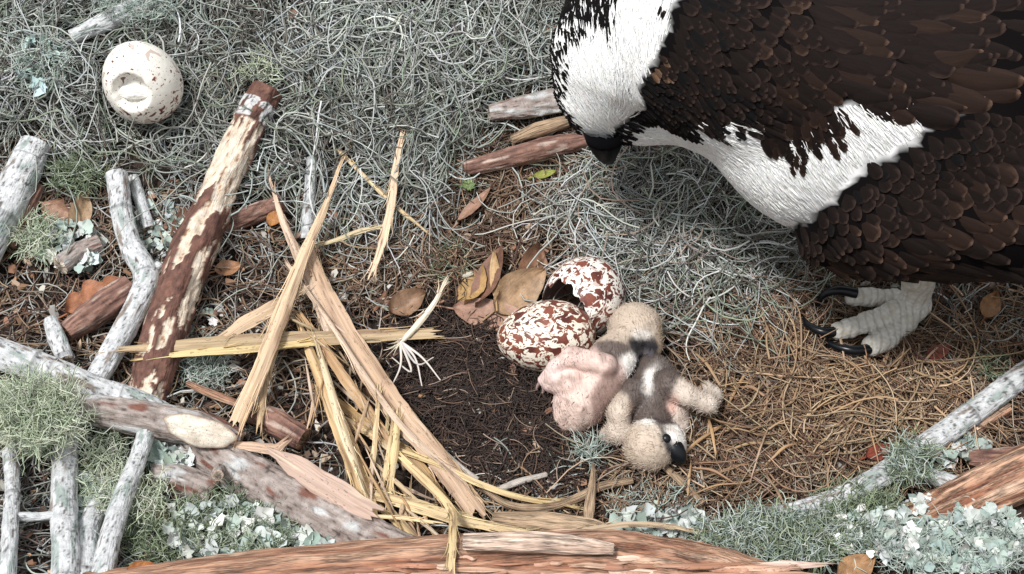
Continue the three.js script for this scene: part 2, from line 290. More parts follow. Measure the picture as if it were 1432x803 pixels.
// pts: [px, py, height of the axis above the nest surface in mm, radius in mm]
function stick(name, label, cat, look, pts, o = {}) {
  sid++; const L = LOOK[look], list = pts.map(([x, y, h, r]) => [at(x, y, h / 1000), r / 1000]), rm = Math.max(...pts.map(p => p[3]));
  const r = rod(list, { sides: clamp(Math.round(rm * 6.283 / 1.0), 10, 80), step: rm < 4 ? 0.002 : rm > 20 ? 0.002 : 0.0012, shape: L.shape, colour: L.colour, id: sid * 1.37, knob: o.knob ?? 0.07, lump: (o.lump ?? 0) / 1000, flat: o.flat ?? 1 });
  for (let i = 1; i < list.length; i++) cover(list[i - 1][0], list[i][0], list[i][1] + 0.001);
  const base = list[0][0].clone(), t = thing(name, label, cat, base);
  part(t, o.skin || (look === 'red' || look === 'tan' || look === 'pale' ? 'shaft' : 'bark'), r.g, look === 'red' || look === 'tan' || look === 'slab' ? M.wood : M.bark);
  const ec = o.end || ENDC[look];
  part(t, 'broken_end', capGeo(r.ring0, r.d0, ec, rm * 0.00012), M.wood); part(t, 'broken_end', capGeo(r.ring1, r.d1, ec, rm * 0.00012), M.wood);
  for (const tw of o.twigs || []) { sid++; const rr = rod(tw.map(([x, y, h, q]) => [at(x, y, h / 1000), q / 1000]), { sides: 16, step: 0.0014, shape: L.shape, colour: L.colour, id: sid * 1.37 }); part(t, 'twig', mergeGeometries([rr.g, capGeo(rr.ring1, rr.d1, ec, 0.0004)]), M.bark); }
  return t;
}
stick('peeling_log', 'thick brown stick with bark peeling off cream wood', 'stick', 'peel', [[374, 126, 19, 10.5], [352, 165, 19, 11], [318, 238, 19, 12], [288, 310, 18, 13], [258, 380, 18, 13.5], [238, 440, 17, 13.5], [218, 510, 14, 12.5], [204, 560, 10, 11]], { knob: 0.12, lump: 0.8 });
stick('lichen_branch', 'white crusted branch bent at a knuckle beside the peeling log', 'branch', 'lichen', [[163, 244, 22, 7.2], [169, 290, 21, 6.6], [183, 345, 20, 7], [205, 388, 20, 8], [190, 430, 19, 7.4], [160, 485, 18, 7], [132, 535, 15, 6.6]], { knob: 0.08, twigs: [[[206, 392, 20, 4.5], [216, 378, 21, 4], [224, 370, 21, 3]]] });
stick('lichen_branch', 'stout white branch poking in over the nest edge above a brown leaf', 'branch', 'lichen', [[50, 200, 17, 9.5], [32, 240, 18, 11], [8, 290, 18, 12], [-40, 380, 17, 12]]);
stick('lichen_branch', 'long pale branch passing under the green beard lichen', 'branch', 'lichen', [[-70, 472, 22, 9], [0, 496, 22, 9.5], [60, 516, 21, 9], [130, 545, 20, 8.5], [190, 562, 18, 7.5], [230, 578, 15, 6]]);
stick('cut_branch', 'pinkish branch ending in a long oval cream cut face', 'branch', 'bark', [[104, 568, 19, 8], [150, 577, 21, 9.5], [215, 588, 22, 10.5], [280, 600, 22, 10.5], [335, 617, 18, 6]], { end: [0.6, 0.45, 0.32] });
stick('lichen_branch', 'upright white branch below the green beard lichen', 'branch', 'lichen', [[93, 588, 14, 7.2], [91, 650, 15, 7], [89, 720, 15, 7.2], [92, 780, 14, 7.2], [90, 860, 12, 7]]);
stick('lichen_branch', 'thin pale branch with a short side twig at the nest corner', 'branch', 'lichen', [[14, 632, 16, 4.2], [17, 680, 17, 4], [14, 740, 17, 4.2], [8, 850, 15, 4.2]], { twigs: [[[17, 722, 17, 2.6], [50, 723, 18, 2.6], [86, 720, 18, 2.4]]] });
stick('lichen_branch', 'slanting white branch leaning down from the cut branch', 'branch', 'lichen', [[207, 597, 21, 5], [192, 645, 21, 5], [172, 695, 20, 5.6], [155, 750, 18, 5.8], [136, 840, 15, 6]]);
stick('lichen_branch', 'short white stub standing above the long pale branch', 'branch', 'lichen', [[71, 450, 16, 4.5], [80, 475, 18, 5.5], [92, 505, 18, 5]]);
stick('lichen_branch', 'short knobbly dark flecked branch between two white branches', 'branch', 'lichen', [[150, 690, 7, 5.5], [125, 735, 8, 6.5], [118, 790, 8, 7], [112, 850, 8, 7]], { knob: 0.14 });
stick('bark_log', 'grey pink bark log slanting under the torn bark sheet', 'log', 'bark', [[262, 610, 8, 11], [320, 650, 11, 13], [390, 690, 12, 14], [470, 735, 12, 14.5], [540, 770, 10, 14], [610, 800, 8, 13]], { twigs: [[[306, 655, 22, 3], [304, 665, 27, 3.4]]] });
stick('front_log', 'large bare red brown log lying along the front of the nest', 'log', 'red', [[120, 868, 0, 24], [400, 838, 6, 26], [650, 824, 8, 29], [860, 820, 8, 29], [1000, 838, 4, 27], [1120, 868, 0, 24], [1250, 900, -4, 22]], { knob: 0.04 });
stick('lichen_branch', 'long pale lichen branch slanting along the nest edge beside the brown grass', 'branch', 'lichen', [[1500, 476, 20, 7.5], [1420, 533, 19, 7], [1350, 585, 18, 7.2], [1285, 630, 16, 7], [1200, 684, 13, 6.5], [1130, 712, 9, 6], [1020, 738, 4, 6]]);
stick('bare_log', 'thick smooth tan log resting beside the foliose lichen', 'log', 'red', [[1520, 622, 14, 15], [1432, 662, 14, 15], [1350, 700, 11, 14], [1275, 735, 6, 12]], { knob: 0.04 });
stick('brown_stick', 'short red brown split stick behind the thick tan log', 'stick', 'brown', [[1470, 632, 14, 7], [1410, 642, 14, 7], [1355, 640, 11, 5]]);
stick('brown_stick', 'dark red brown stick end lying under the long lichen branch', 'stick', 'red', [[1405, 568, 9, 6], [1368, 592, 10, 6], [1345, 606, 9, 5]]);
stick('lichen_branch', 'small black and white flecked twig end beside the tan log', 'branch', 'lichen', [[1290, 662, 10, 4.5], [1320, 672, 12, 5], [1360, 686, 11, 5]]);
stick('bark_stick', 'flat grey weathered bark piece beside the adult bird head', 'stick', 'bark', [[686, 158, 18, 6], [730, 150, 20, 9], [780, 140, 20, 9], [850, 132, 18, 8]], { knob: 0.16, flat: 0.75 });
stick('brown_stick', 'rough reddish stick pointing at the adult bill', 'stick', 'brown', [[650, 236, 13, 4.5], [700, 224, 15, 6.5], [760, 208, 16, 7.5], [818, 196, 16, 6]], { knob: 0.12 });
stick('brown_stick', 'thin split brown stick between the grey bark and the reddish stick', 'stick', 'tan', [[716, 196, 16, 3], [750, 182, 18, 5], [800, 168, 18, 4]], { knob: 0.12 });
stick('thin_stick', 'curved tan stick lying in front of the dark mound', 'stick', 'tan', [[672, 682, 12, 1.6], [712, 706, 13, 2], [760, 710, 13, 2.4], [800, 700, 13, 2.6], [838, 682, 13, 2.6], [884, 672, 11, 2]]);
stick('thin_stick', 'pale grey root slanting down beside the straw blades', 'stick', 'pale', [[566, 570, 10, 1.4], [600, 612, 12, 2], [640, 652, 12, 2.2], [668, 672, 11, 1.8]]);
stick('thin_stick', 'short grey twig on the front edge of the dark mound', 'stick', 'pale', [[688, 690, 9, 2], [720, 676, 10, 2.2], [764, 664, 9, 1.6]]);
stick('thin_stick', 'straight tan stick lying under the chick bill', 'stick', 'tan', [[916, 640, 14, 1.8], [950, 672, 13, 2.3], [984, 706, 10, 2]]);
stick('splinter', 'upright pink wood splinter above the front log', 'splinter', 'tan', [[829, 648, 24, 0.7], [828, 680, 20, 2.2], [824, 712, 16, 3.2], [822, 736, 12, 2.4]], { flat: 0.6, knob: 0.15 });
stick('lichen_branch', 'blue grey lichen branch sunk in moss behind the white eggshell', 'branch', 'lichen', [[250, -20, 24, 7], [200, 6, 25, 7], [150, 30, 24, 6.5], [100, 52, 19, 5]], { knob: 0.12 });
stick('brown_stick', 'stubby red brown bark piece under the bent white branch', 'stick', 'brown', [[92, 466, 12, 6], [120, 446, 15, 8.5], [150, 425, 16, 9.5], [182, 402, 15, 8.5]], { knob: 0.12 });
stick('lichen_branch', 'slim upright lichen twig among the moss behind the straw', 'branch', 'lichen', [[436, 222, 9, 3.5], [434, 260, 9, 4], [431, 300, 8, 4], [428, 335, 6, 4]]);
stick('brown_stick', 'short dark brown stick passing behind the peeling log', 'stick', 'brown', [[395, 285, 5, 6], [340, 305, 6, 7], [290, 325, 5, 6]]);
stick('lichen_branch', 'knobbly grey twig behind the bent white branch', 'branch', 'lichen', [[186, 248, 9, 3.5], [196, 280, 10, 4], [208, 320, 9, 3.8]], { knob: 0.16 });
stick('lichen_branch', 'short lichen stub with a pale sawn end near the oak leaf', 'branch', 'bark', [[140, 340, 12, 6], [112, 352, 15, 6.5], [84, 372, 17, 6]], { end: [0.75, 0.66, 0.55], knob: 0.14 });
stick('brown_stick', 'slim dark stick leaning on the stout white branch', 'stick', 'brown', [[55, 260, 12, 3.5], [35, 300, 13, 3.8], [15, 345, 12, 3.5]]);
stick('bark_log', 'dark grey log end under the lichen near the red log', 'log', 'bark', [[212, 668, 6, 8], [250, 672, 8, 9], [300, 690, 8, 9]]);
stick('brown_stick', 'crumbling red brown stick under the straw blades', 'stick', 'brown', [[345, 575, 9, 6], [385, 592, 12, 8], [425, 615, 12, 7]], { knob: 0.16 });
stick('splinter', 'orange wood splinter between the peeling log and straw', 'splinter', 'red', [[262, 536, 12, 2], [295, 550, 14, 2.8], [336, 566, 13, 2.2]], { flat: 0.6 });
stick('splinter', 'pale pink slab lying on the front log', 'splinter', 'slab', [[648, 758, 46, 4.5], [720, 758, 46, 6], [800, 762, 45, 5.6], [858, 768, 42, 3]], { flat: 0.5 });
stick('splinter', 'split tan slab behind the front log', 'splinter', 'tan', [[690, 724, 19, 3.5], [760, 730, 20, 6], [830, 738, 18, 5], [850, 742, 16, 3]], { flat: 0.6, knob: 0.1 });
{ // the long cream cut face of the cut branch
  const P = [], C = [], UV = [], I = [], c = at(279, 603, 0.032), ax = at(326, 616, 0.028).sub(at(232, 590, 0.034)).multiplyScalar(0.53), n = V(0.12, 0.8, 0.58).normalize(), sd = ax.clone().normalize().cross(n).normalize().multiplyScalar(-0.0085);
  const K = 48, J = 8; for (let j = 0; j <= J; j++) for (let k = 0; k < K; k++) { const th = k / K * 6.283, f = j / J, e = 1 + 0.05 * Math.sin(3 * th) + 0.03 * Math.sin(7 * th), p = c.clone().addScaledVector(ax, Math.cos(th) * f * e).addScaledVector(sd, Math.sin(th) * f * e).addScaledVector(n, 0.0025 * (1 - f * f * f) + 0.0004 * N(f * 6, th * 2)); P.push(p.x, p.y, p.z); UV.push(Math.sin(th) * f * 0.2, Math.cos(th) * f * 0.5); const q = fbm(Math.sin(th) * f * 6, Math.cos(th) * f * 2, 4, 3); C.push(...(f > 0.93 ? [0.3, 0.2, 0.14] : mixc([0.66, 0.55, 0.43], [0.85, 0.8, 0.7], clamp(0.55 + q * 1.5, 0, 1)))); if (j < J) { const a = j * K + k, b = j * K + (k + 1) % K; I.push(a, a + K, b, b, a + K, b + K); } }
  const t = scene.getObjectByName('cut_branch'); part(t, 'cut_face', geom(P, null, C, UV, I), M.leaf);
}
// ---------------------------------------------------------------- straw and reed blades
const TAN = [0.50, 0.345, 0.225], GOLD = [0.44, 0.275, 0.14], PALE = [0.57, 0.43, 0.31], OLIVE = [0.43, 0.315, 0.18], PAPER = [0.55, 0.42, 0.34];
let rid = 0;
// pts: [px, py, height mm, width mm]
function blade(label, pts, col, { fold = 0.18, tilt = 0, curl = 0, torn = 1, name = 'dry_straw', cat = 'straw', group, thick = 0.0004, mat, slim = 0.8, fray = 12 } = {}) {
  rid++; const c3 = pts.map(p => at(p[0], p[1], p[2] / 1000)), curve = new THREE.CatmullRomCurve3(c3, false, 'centripetal'), len = curve.getLength(), m = Math.max(8, Math.round(len / 0.004)), X = 7;
  const P = [], C = [], UV = [], I = [], t = V(), a = V(), n = V(), up = V(tilt, 1, 0.35).normalize();
  const wid = f => { const q = f * (pts.length - 1), i = Math.min(pts.length - 2, Math.floor(q)); return (pts[i][3] + (pts[i + 1][3] - pts[i][3]) * (q - i)) / 1000 * slim; };
  for (const lay of [0, 1]) for (let i = 0; i <= m; i++) {
    const f = i / m; t.copy(curve.getTangent(f)); a.crossVectors(t, up).normalize(); n.crossVectors(a, t);
    const w = wid(f) * (1 + 0.12 * N(f * 7, rid)), s = f * len;
    for (let k = 0; k <= X; k++) {
      const u = k / X * 2 - 1, e = torn * (i === 0 ? -1 : i === m ? 1 : 0) * 0.011 * Math.pow(hash2(k, rid, i ? 7 : 3), 1.6), p = curve.getPoint(f);
      const edge = 1 - 0.22 * Math.abs(N(s * 60, u > 0 ? rid : -rid)) - 0.12 * Math.abs(N(s * 260, u > 0 ? rid : -rid, 3));
      p.addScaledVector(a, u * w * 0.5 * edge).addScaledVector(n, w * (fold * Math.abs(u) * -1 + curl * u * u) + 0.0005 * N(u * 3, s * 30, rid) - lay * thick).addScaledVector(t, e);
      P.push(p.x, p.y, p.z); UV.push((u * w * 0.5) * 25 + rid * 0.37, s * 25 * 0.6 + rid * 0.21);
      const k1 = 1 + 0.35 * fbm(u * 2.5 + rid, s * 9, 1, 3), k2 = fbm(u * 1.2 - rid, s * 26, 5, 3); let c = mul(col, k1); c = [c[0] * 0.97, c[1] * 0.99, c[2] * 1.06]; if (k2 > 0.1) c = mixc(c, [0.2, 0.11, 0.065], ss(k2, 0.1, 0.34) * 0.75); if (k2 < -0.2) c = mixc(c, [0.66, 0.55, 0.42], ss(-k2, 0.2, 0.36) * 0.6); C.push(...c.map(v => clamp(v, 0.02, 0.85)));
    }
  }
  for (let i = 1; i < c3.length; i++) cover(c3[i - 1], c3[i], Math.max(pts[i - 1][3], pts[i][3]) / 2000 + 0.0005);
  const row = X + 1, L = (m + 1) * row;
  for (let i = 0; i < m; i++) for (let k = 0; k < X; k++) { const q = i * row + k; I.push(q, q + 1, q + row, q + 1, q + row + 1, q + row, L + q, L + q + row, L + q + 1, L + q + 1, L + q + row, L + q + row + 1); }
  for (let i = 0; i < m; i++) for (const k of [0, X]) { const q = i * row + k; I.push(q, q + row, L + q, q + row, L + q + row, L + q); }
  for (let k = 0; k < X; k++) for (const i of [0, m]) { const q = i * row + k; I.push(q, L + q, q + 1, q + 1, L + q, L + q + 1); }
  const body = solo(name, label, cat, geom(P, null, C, UV, I), mat || M.straw, c3[0].clone(), group);
  if (fray) { // loose fibres splitting off along the edges and ends
    const S = new Strands();
    for (let q = 0; q < fray; q++) {
      const f0 = rnd() < 0.5 ? R(0.78, 0.97) : rnd() < 0.4 ? R(0.02, 0.2) : R(0.1, 0.8), f1 = f0 < 0.22 ? f0 - R(0.06, 0.2) : f0 + R(0.06, 0.22), sd = (rnd() < 0.5 ? -1 : 1) * R(0.2, 0.5), pt = [];
      for (let k = 0; k < 6; k++) { const g = k / 5, f = f0 + (f1 - f0) * g, cf = clamp(f, 0, 1), p = curve.getPoint(cf); t.copy(curve.getTangent(cf)); a.crossVectors(t, up).normalize(); n.crossVectors(a, t); p.addScaledVector(t, (f - cf) * len).addScaledVector(a, sd * (wid(cf) + g * g * 0.006)).addScaledVector(n, 0.0006 + g * g * 0.004 * (sd > 0 ? 1 : -0.3)); pt.push(p); }
      S.add(pt, R(0.0003, 0.0006), 0.0001, jit(col, 0.2));
    }
    const g = S.geo(), b = c3[0]; g.translate(-b.x, -b.y, -b.z); const fm = new THREE.Mesh(g, M.strand); fm.name = 'frayed_fibres'; fm.userData.kind = 'stuff'; fm.castShadow = fm.receiveShadow = true; body.add(fm);
  }
  return body;
}
blade('long flat straw blade running under the folded upright blade', [[182, 487, 24, 4], [250, 483, 26, 10], [330, 478, 26, 13], [420, 474, 25, 13], [510, 470, 23, 12], [600, 466, 18, 9]], OLIVE, { fold: 0.06 });
blade('narrow yellow straw blade with a frayed tip over the peeling log', [[204, 501, 25, 2], [270, 493, 27, 6], [340, 488, 27, 7], [430, 480, 26, 6]], [0.66, 0.5, 0.24], { fold: 0.1 });
blade('dull tan blade lying behind the folded straw blade', [[404, 432, 16, 6], [385, 480, 20, 8], [370, 530, 22, 8], [363, 588, 20, 5]], [0.52, 0.38, 0.22], {});
blade('thin upright blade with a split tip behind the folded straw', [[377, 250, 20, 2], [395, 308, 22, 6], [414, 352, 22, 8], [440, 410, 22, 9], [462, 470, 20, 9]], PALE, {});
blade('broad tan blade sloping from the folded straw to the front log', [[434, 352, 22, 8], [455, 410, 25, 15], [500, 490, 26, 19], [560, 580, 25, 19], [610, 640, 22, 17], [662, 712, 16, 14]], TAN, { fold: 0.1 });
blade('brown broad blade end beside the dark mound', [[570, 580, 18, 10], [605, 630, 19, 16], [640, 675, 17, 17], [668, 708, 13, 11]], [0.5, 0.34, 0.2], { fold: 0.08 });
blade('stiff narrow straw strip lying on the broad tan blade', [[404, 372, 28, 3], [460, 450, 31, 4], [520, 540, 31, 5], [575, 610, 28, 5], [640, 665, 22, 4]], PALE, { fold: 0.25 });
blade('golden blade leaning down inside the straw heap', [[421, 440, 22, 3], [455, 490, 27, 8], [500, 555, 28, 9], [548, 618, 24, 6]], GOLD, { fold: 0.25 });
blade('thick shredded orange stalk standing in the straw heap', [[416, 448, 18, 4], [440, 510, 27, 10], [466, 575, 30, 13], [494, 645, 29, 14], [512, 700, 26, 13], [524, 775, 18, 9]], [0.62, 0.43, 0.22], { fold: 0.4 });
blade('flaking pale strip peeling from the shredded stalk', [[440, 470, 26, 3], [462, 540, 33, 7], [480, 600, 34, 8], [505, 670, 32, 5]], [0.7, 0.56, 0.36], { fold: 0.2, tilt: 0.4 });
blade('wide creased blade crossing behind the folded straw blade', [[308, 474, 26, 8], [340, 452, 29, 13], [378, 430, 30, 13], [422, 404, 28, 6]], [0.58, 0.42, 0.27], { fold: 0.2 });
blade('folded straw blade with a bent tip standing tallest in the heap', [[478, 222, 26, 2], [455, 285, 30, 6], [428, 345, 33, 10], [398, 420, 35, 13], [366, 505, 33, 14], [330, 588, 26, 12]], [0.66, 0.48, 0.31], { fold: 0.35 });
blade('lone straight straw blade leaning on the moss', [[562, 190, 24, 4], [552, 240, 24, 7], [546, 290, 23, 7.5], [534, 340, 22, 7], [523, 374, 20, 5]], [0.68, 0.50, 0.34], { fold: 0.05 });
blade('thin bent straw stem crossing under the lone straw blade', [[478, 215, 20, 3], [510, 246, 20, 4], [545, 280, 18, 4.5], [568, 300, 17, 3.5], [592, 320, 15, 2]], [0.62, 0.47, 0.27], { fold: 0.3 });
blade('short pale straw pointing at the lone straw blade', [[432, 346, 18, 2], [470, 335, 19, 4], [505, 322, 19, 5], [534, 316, 18, 3]], [0.55, 0.45, 0.27], {});
blade('white split root tip standing at the edge of the dark mound', [[620, 398, 22, 2.5], [608, 422, 24, 4.5], [588, 448, 24, 6], [566, 472, 22, 5], [552, 486, 19, 2]], [0.74, 0.66, 0.52], { fold: 0.3 });
blade('thin upright straw standing beside the thick shredded stalk', [[530, 545, 28, 3], [526, 590, 29, 4], [522, 640, 27, 4], [518, 672, 24, 3]], [0.64, 0.48, 0.27], { fold: 0.3 });
blade('forked upright straw standing among the heap', [[556, 580, 27, 4], [553, 620, 28, 6], [548, 655, 27, 6], [543, 692, 23, 4]], [0.66, 0.5, 0.26], { fold: 0.3 });
blade('narrow straw prong leaning against the forked straw', [[548, 598, 26, 3], [542, 640, 27, 4], [534, 682, 24, 3]], [0.66, 0.5, 0.28], { fold: 0.3 });
blade('long thin straw arching over the front of the dark mound', [[566, 632, 22, 4], [620, 652, 23, 5], [670, 676, 21, 5], [730, 696, 17, 4.5], [800, 706, 12, 3]], [0.62, 0.47, 0.24], { fold: 0.25 });
blade('ridged straw blade pointing along the front log', [[524, 692, 24, 7], [580, 706, 26, 10], [640, 724, 25, 10], [700, 738, 22, 7], [745, 746, 19, 4]], [0.64, 0.49, 0.27], { fold: 0.3 });
blade('straw strip bent down over the front log', [[562, 640, 26, 4], [600, 676, 32, 6], [630, 712, 36, 6], [633, 745, 42, 6], [630, 792, 42, 6]], [0.62, 0.47, 0.25], { fold: 0.15 });
blade('short thin straw sticking out of the shredded stalk', [[514, 722, 24, 2.5], [560, 724, 25, 3.5], [602, 730, 24, 2.5]], [0.66, 0.5, 0.28], { fold: 0.2 });
blade('frayed straw under the ridged straw blade', [[520, 700, 17, 4], [560, 735, 19, 6], [590, 770, 18, 3]], [0.55, 0.4, 0.2], { fold: 0.3 });
blade('dark gold straw low in the heap', [[470, 560, 15, 6], [520, 600, 18, 10], [575, 640, 18, 10], [615, 690, 14, 7]], [0.48, 0.31, 0.14], { fold: 0.2 });
blade('straw blade crossing low toward the dark mound', [[490, 590, 20, 5], [540, 622, 22, 7], [590, 668, 21, 7], [640, 720, 18, 5]], [0.55, 0.4, 0.22], { fold: 0.2 });
blade('long tan strip lying along the top of the front log', [[735, 752, 27, 3], [800, 744, 28, 4], [880, 733, 24, 4.5], [935, 736, 20, 4], [975, 744, 16, 2]], [0.5, 0.38, 0.25], { fold: 0.2 });
blade('torn sheet of papery pink bark beside the straw heap', [[384, 634, 27, 6], [410, 650, 30, 16], [446, 674, 30, 20], [485, 698, 30, 19], [518, 716, 29, 13]], [0.47, 0.335, 0.26], { fold: -0.1, fray: 0, name: 'bark_sheet', cat: 'bark', thick: 0.0007 });
blade('curled tan bark scrap at the end of the cut branch', [[332, 622, 24, 5], [355, 624, 26, 8], [385, 626, 26, 9], [396, 618, 26, 5]], [0.56, 0.38, 0.26], { fold: 0.25, fray: 0, name: 'bark_scrap', cat: 'bark', thick: 0.0008 });
for (let i = 0; i < 54; i++) { // loose splinters through the straw heap
  const f = rnd(), x = 400 + 170 * f + gauss() * 22, y = 430 + 270 * f + gauss() * 30, l = R(30, 110), a = R(0.4, 1.9), h = R(9, 30), w = R(1.2, 3.6);
  const [hue, hc] = pick([['tan', TAN], ['pale', PALE], ['golden', GOLD], ['olive', OLIVE]]);
  blade(`thin loose ${hue} straw sliver in the straw heap`, [[x, y, h, w * 0.6], [x + l * 0.5 * Math.cos(a), y + l * 0.5 * Math.sin(a), h + 2, w], [x + l * Math.cos(a), y + l * Math.sin(a), h - 4, w * 0.5]], jit(hc, 0.1), { fold: 0.25, fray: 0, name: 'straw_sliver', group: `${hue} slivers in the straw heap` });
}
for (let i = 0; i < 34; i++) { // wider flat stems in the brown grass
  const a0 = R(-0.3, 1.0), x = R(960, 1290), y = R(480, 690); if (y > 690 - (x - 1100) * 0.75 && x > 1100) continue; const l = R(30, 85), a = rnd() * 6.28, h = R(10, 17), w = R(1.3, 3);
  const [hue, hc] = pick([['tan', TAN], ['golden', GOLD], ['brown', [0.34, 0.2, 0.11]]]);
  blade(`flat ${hue} stem lying in the brown grass`, [[x, y, h, w * 0.6], [x + l * 0.5 * Math.cos(a), y + l * 0.5 * Math.sin(a) - 5, h + 1.5, w], [x + l * Math.cos(a), y + l * Math.sin(a), h - 2, w * 0.5]], jit(hc, 0.1), { fold: 0.25, fray: 0, name: 'grass_stem', cat: 'grass', group: `${hue} stems in the brown grass` });
}
{ // torn fibres lifting off the front log
  const log = scene.getObjectByName('front_log');
  for (let i = 0; i < 46; i++) {
    const x = R(280, 1080), top = 770 + Math.pow(Math.abs(x - 760) / 330, 2) * 20 + (x < 500 ? (500 - x) * 0.04 : 0), y = top + R(0, 36), l = R(25, 110), h = 34 + R(0, 4) - Math.max(0, 8 - (y - top)) * 0.4, w = R(1.2, 5);
    const m = blade('x', [[x, y, h - 1, w * 0.5], [x + l * 0.35, y + R(-2, 2), h + R(0, 2), w], [x + l * 0.7, y + R(-2, 2), h + R(0, 2), w], [x + l, y + R(-3, 3), h - 1, w * 0.5]], jit(pick([[0.56, 0.35, 0.24], [0.66, 0.48, 0.36], [0.36, 0.17, 0.1], [0.48, 0.27, 0.17]]), 0.12), { fold: 0.15, name: 'x', fray: 0 });
    m.position.sub(log.position); m.name = 'splinter'; m.userData = {}; log.add(m);
  }
}
{ // fine forked roots below the white root tip
  const S = new Strands(), c = [0.55, 0.5, 0.46];
  for (const [x1, y1, x2, y2] of [[590, 500, 616, 532], [575, 520, 548, 500], [585, 510, 606, 500], [560, 512, 545, 545], [580, 500, 590, 540]]) { const k = new THREE.CatmullRomCurve3([at(560, 478, 0.02), at(x1, y1, 0.017), at(x2, y2, 0.013)]); S.add(k.getPoints(10), 0.001, 0.0004, jit(c), c, 5); }
  solo('forked_root', 'pale forked rootlets spreading below the white root tip', 'root', S.geo(), M.strand, at(560, 478, 0.012));
}
// ---------------------------------------------------------------- leaves
let lid = 0;
function leafGeo(base, dir, L, W, col, { lobes = 0, cup = 0.15, roll = 0, up = V(0, 1, 0.3), bend = 0.2 } = {}) {
  lid++; const P = [], C = [], UV = [], I = [], A = 22, B = 10; const y = dir.clone().normalize(), n = up.clone().addScaledVector(y, -up.dot(y)).normalize(), x = y.clone().cross(n);
  const dark = mul(col, 0.62), light = mul(col, 1.2);
  for (let lay = 0; lay < 2; lay++) for (let i = 0; i <= A; i++) for (let k = 0; k <= B; k++) {
    const v = i / A, u = k / B * 2 - 1; let w = Math.pow(Math.sin(Math.PI * Math.pow(clamp(v, 0.002, 0.998), 0.85)), 0.75) * W * 0.5;
    if (lobes) w *= 0.62 + 0.5 * Math.abs(Math.sin(v * Math.PI * lobes)) * (0.7 + 0.6 * v);
    w *= 1 + 0.08 * N(v * 9, u > 0 ? lid : -lid);
    const h = cup * W * u * u + roll * W * u + bend * L * (v - 0.5) * (v - 0.5) + 0.05 * W * N(u * 2 + lid, v * 5) - (Math.abs(u) < 0.08 ? 0.0006 : 0) - lay * 0.00035;
    const p = base.clone().addScaledVector(y, v * L).addScaledVector(x, u * w).addScaledVector(n, h);
    P.push(p.x, p.y, p.z); UV.push(u * w * 25 + lid * 0.3, v * L * 25);
    const vein = Math.abs(u) < 0.1 || Math.abs(((v * 7 + Math.abs(u) * 1.6) % 1) - 0.5) < 0.06 ? 0.35 : 0, b = fbm(u * 2 + lid, v * 4, 2, 3); let c = mixc(mixc(col, dark, clamp(0.3 + b * 1.5, 0, 1)), light, vein); C.push(...c.map(q => clamp(q, 0, 0.85)));
  }
  const row = B + 1, Ln = (A + 1) * row; for (let i = 0; i < A; i++) for (let k = 0; k < B; k++) { const q = i * row + k; I.push(q, q + row, q + 1, q + 1, q + row, q + row + 1, Ln + q, Ln + q + 1, Ln + q + row, Ln + q + 1, Ln + q + row + 1, Ln + q + row); }
  return geom(P, null, C, UV, I);
}
function leaf(label, x0, y0, x1, y1, wmm, h, col, o = {}) {
  const a = at(x0, y0, h / 1000), b = at(x1, y1, (o.h1 ?? h) / 1000), d = b.clone().sub(a), t = thing('dry_leaf', label, 'leaf', a, o.group);
  cover(a, b, wmm / 2600); part(t, 'blade', leafGeo(a, d, d.length(), wmm / 1000, col, o), M.leaf);
  const S = new Strands(), s = a.clone().addScaledVector(d, -0.22); S.add([s, a.clone().addScaledVector(d, -0.1), a.clone().addScaledVector(d, 0.02)], 0.0007, 0.0007, mul(col, 0.7), undefined, 5); part(t, 'stalk', S.geo(), M.strand); return t;
}
leaf('big pinkish brown leaf lying against the whole spotted egg', 634, 432, 748, 452, 21, 9, [0.42, 0.24, 0.17], { cup: 0.05, h1: 9 });
leaf('tan leaf propped up behind the whole spotted egg', 690, 436, 760, 378, 26, 11, [0.45, 0.29, 0.17], { cup: 0.1, up: V(0.2, 0.8, 0.6), h1: 17 });
leaf('dark brown leaf folded beside the tan propped leaf', 664, 432, 700, 345, 17, 9, [0.24, 0.12, 0.08], { roll: 0.3, h1: 15 });
leaf('reddish leaf standing behind the broken spotted shell', 738, 402, 756, 344, 18, 8, [0.33, 0.17, 0.1], { roll: -0.3, h1: 14 });
leaf('yellowish tan leaf near the white root tip', 648, 430, 672, 378, 18, 8, [0.5, 0.31, 0.13], { roll: 0.25 });
leaf('brown curled leaf between the straw and the white root tip', 545, 440, 596, 412, 18, 7, [0.3, 0.18, 0.11], { cup: 0.3 });
leaf('long slim red brown leaf lying on the moss edge', 640, 312, 688, 262, 9, 12, [0.4, 0.23, 0.16], { roll: 0.3 });
leaf('rust coloured lobed oak leaf under the bent white branch', 92, 440, 180, 396, 26, 15, [0.4, 0.16, 0.075], { lobes: 3, cup: 0.1 });
leaf('curled brown leaf beneath the stout white branch', 58, 284, 100, 304, 20, 12, [0.36, 0.2, 0.13], { cup: -0.25 });
leaf('small tan leaf leaning below the green moss tuft', 122, 276, 102, 330, 12, 12, [0.4, 0.26, 0.15], { roll: 0.3 });
leaf('orange brown leaf in the grass under the adult wing', 1375, 448, 1392, 412, 13, 12, [0.4, 0.2, 0.08], { cup: 0.2 });
leaf('dark red leaf in the grass below the foot', 1295, 500, 1330, 486, 9, 12, [0.25, 0.06, 0.04], {});
leaf('orange leaf tip poking up beside the front log', 176, 812, 214, 792, 12, 18, [0.5, 0.2, 0.07], { cup: 0.2 });
leaf('brown leaf fallen among the foliose lichen', 1170, 812, 1220, 782, 16, 14, [0.45, 0.25, 0.12], { cup: 0.1 });
leaf('dark brown leaf between the peeling log and straw', 300, 380, 338, 372, 11, 8, [0.4, 0.2, 0.1], {});
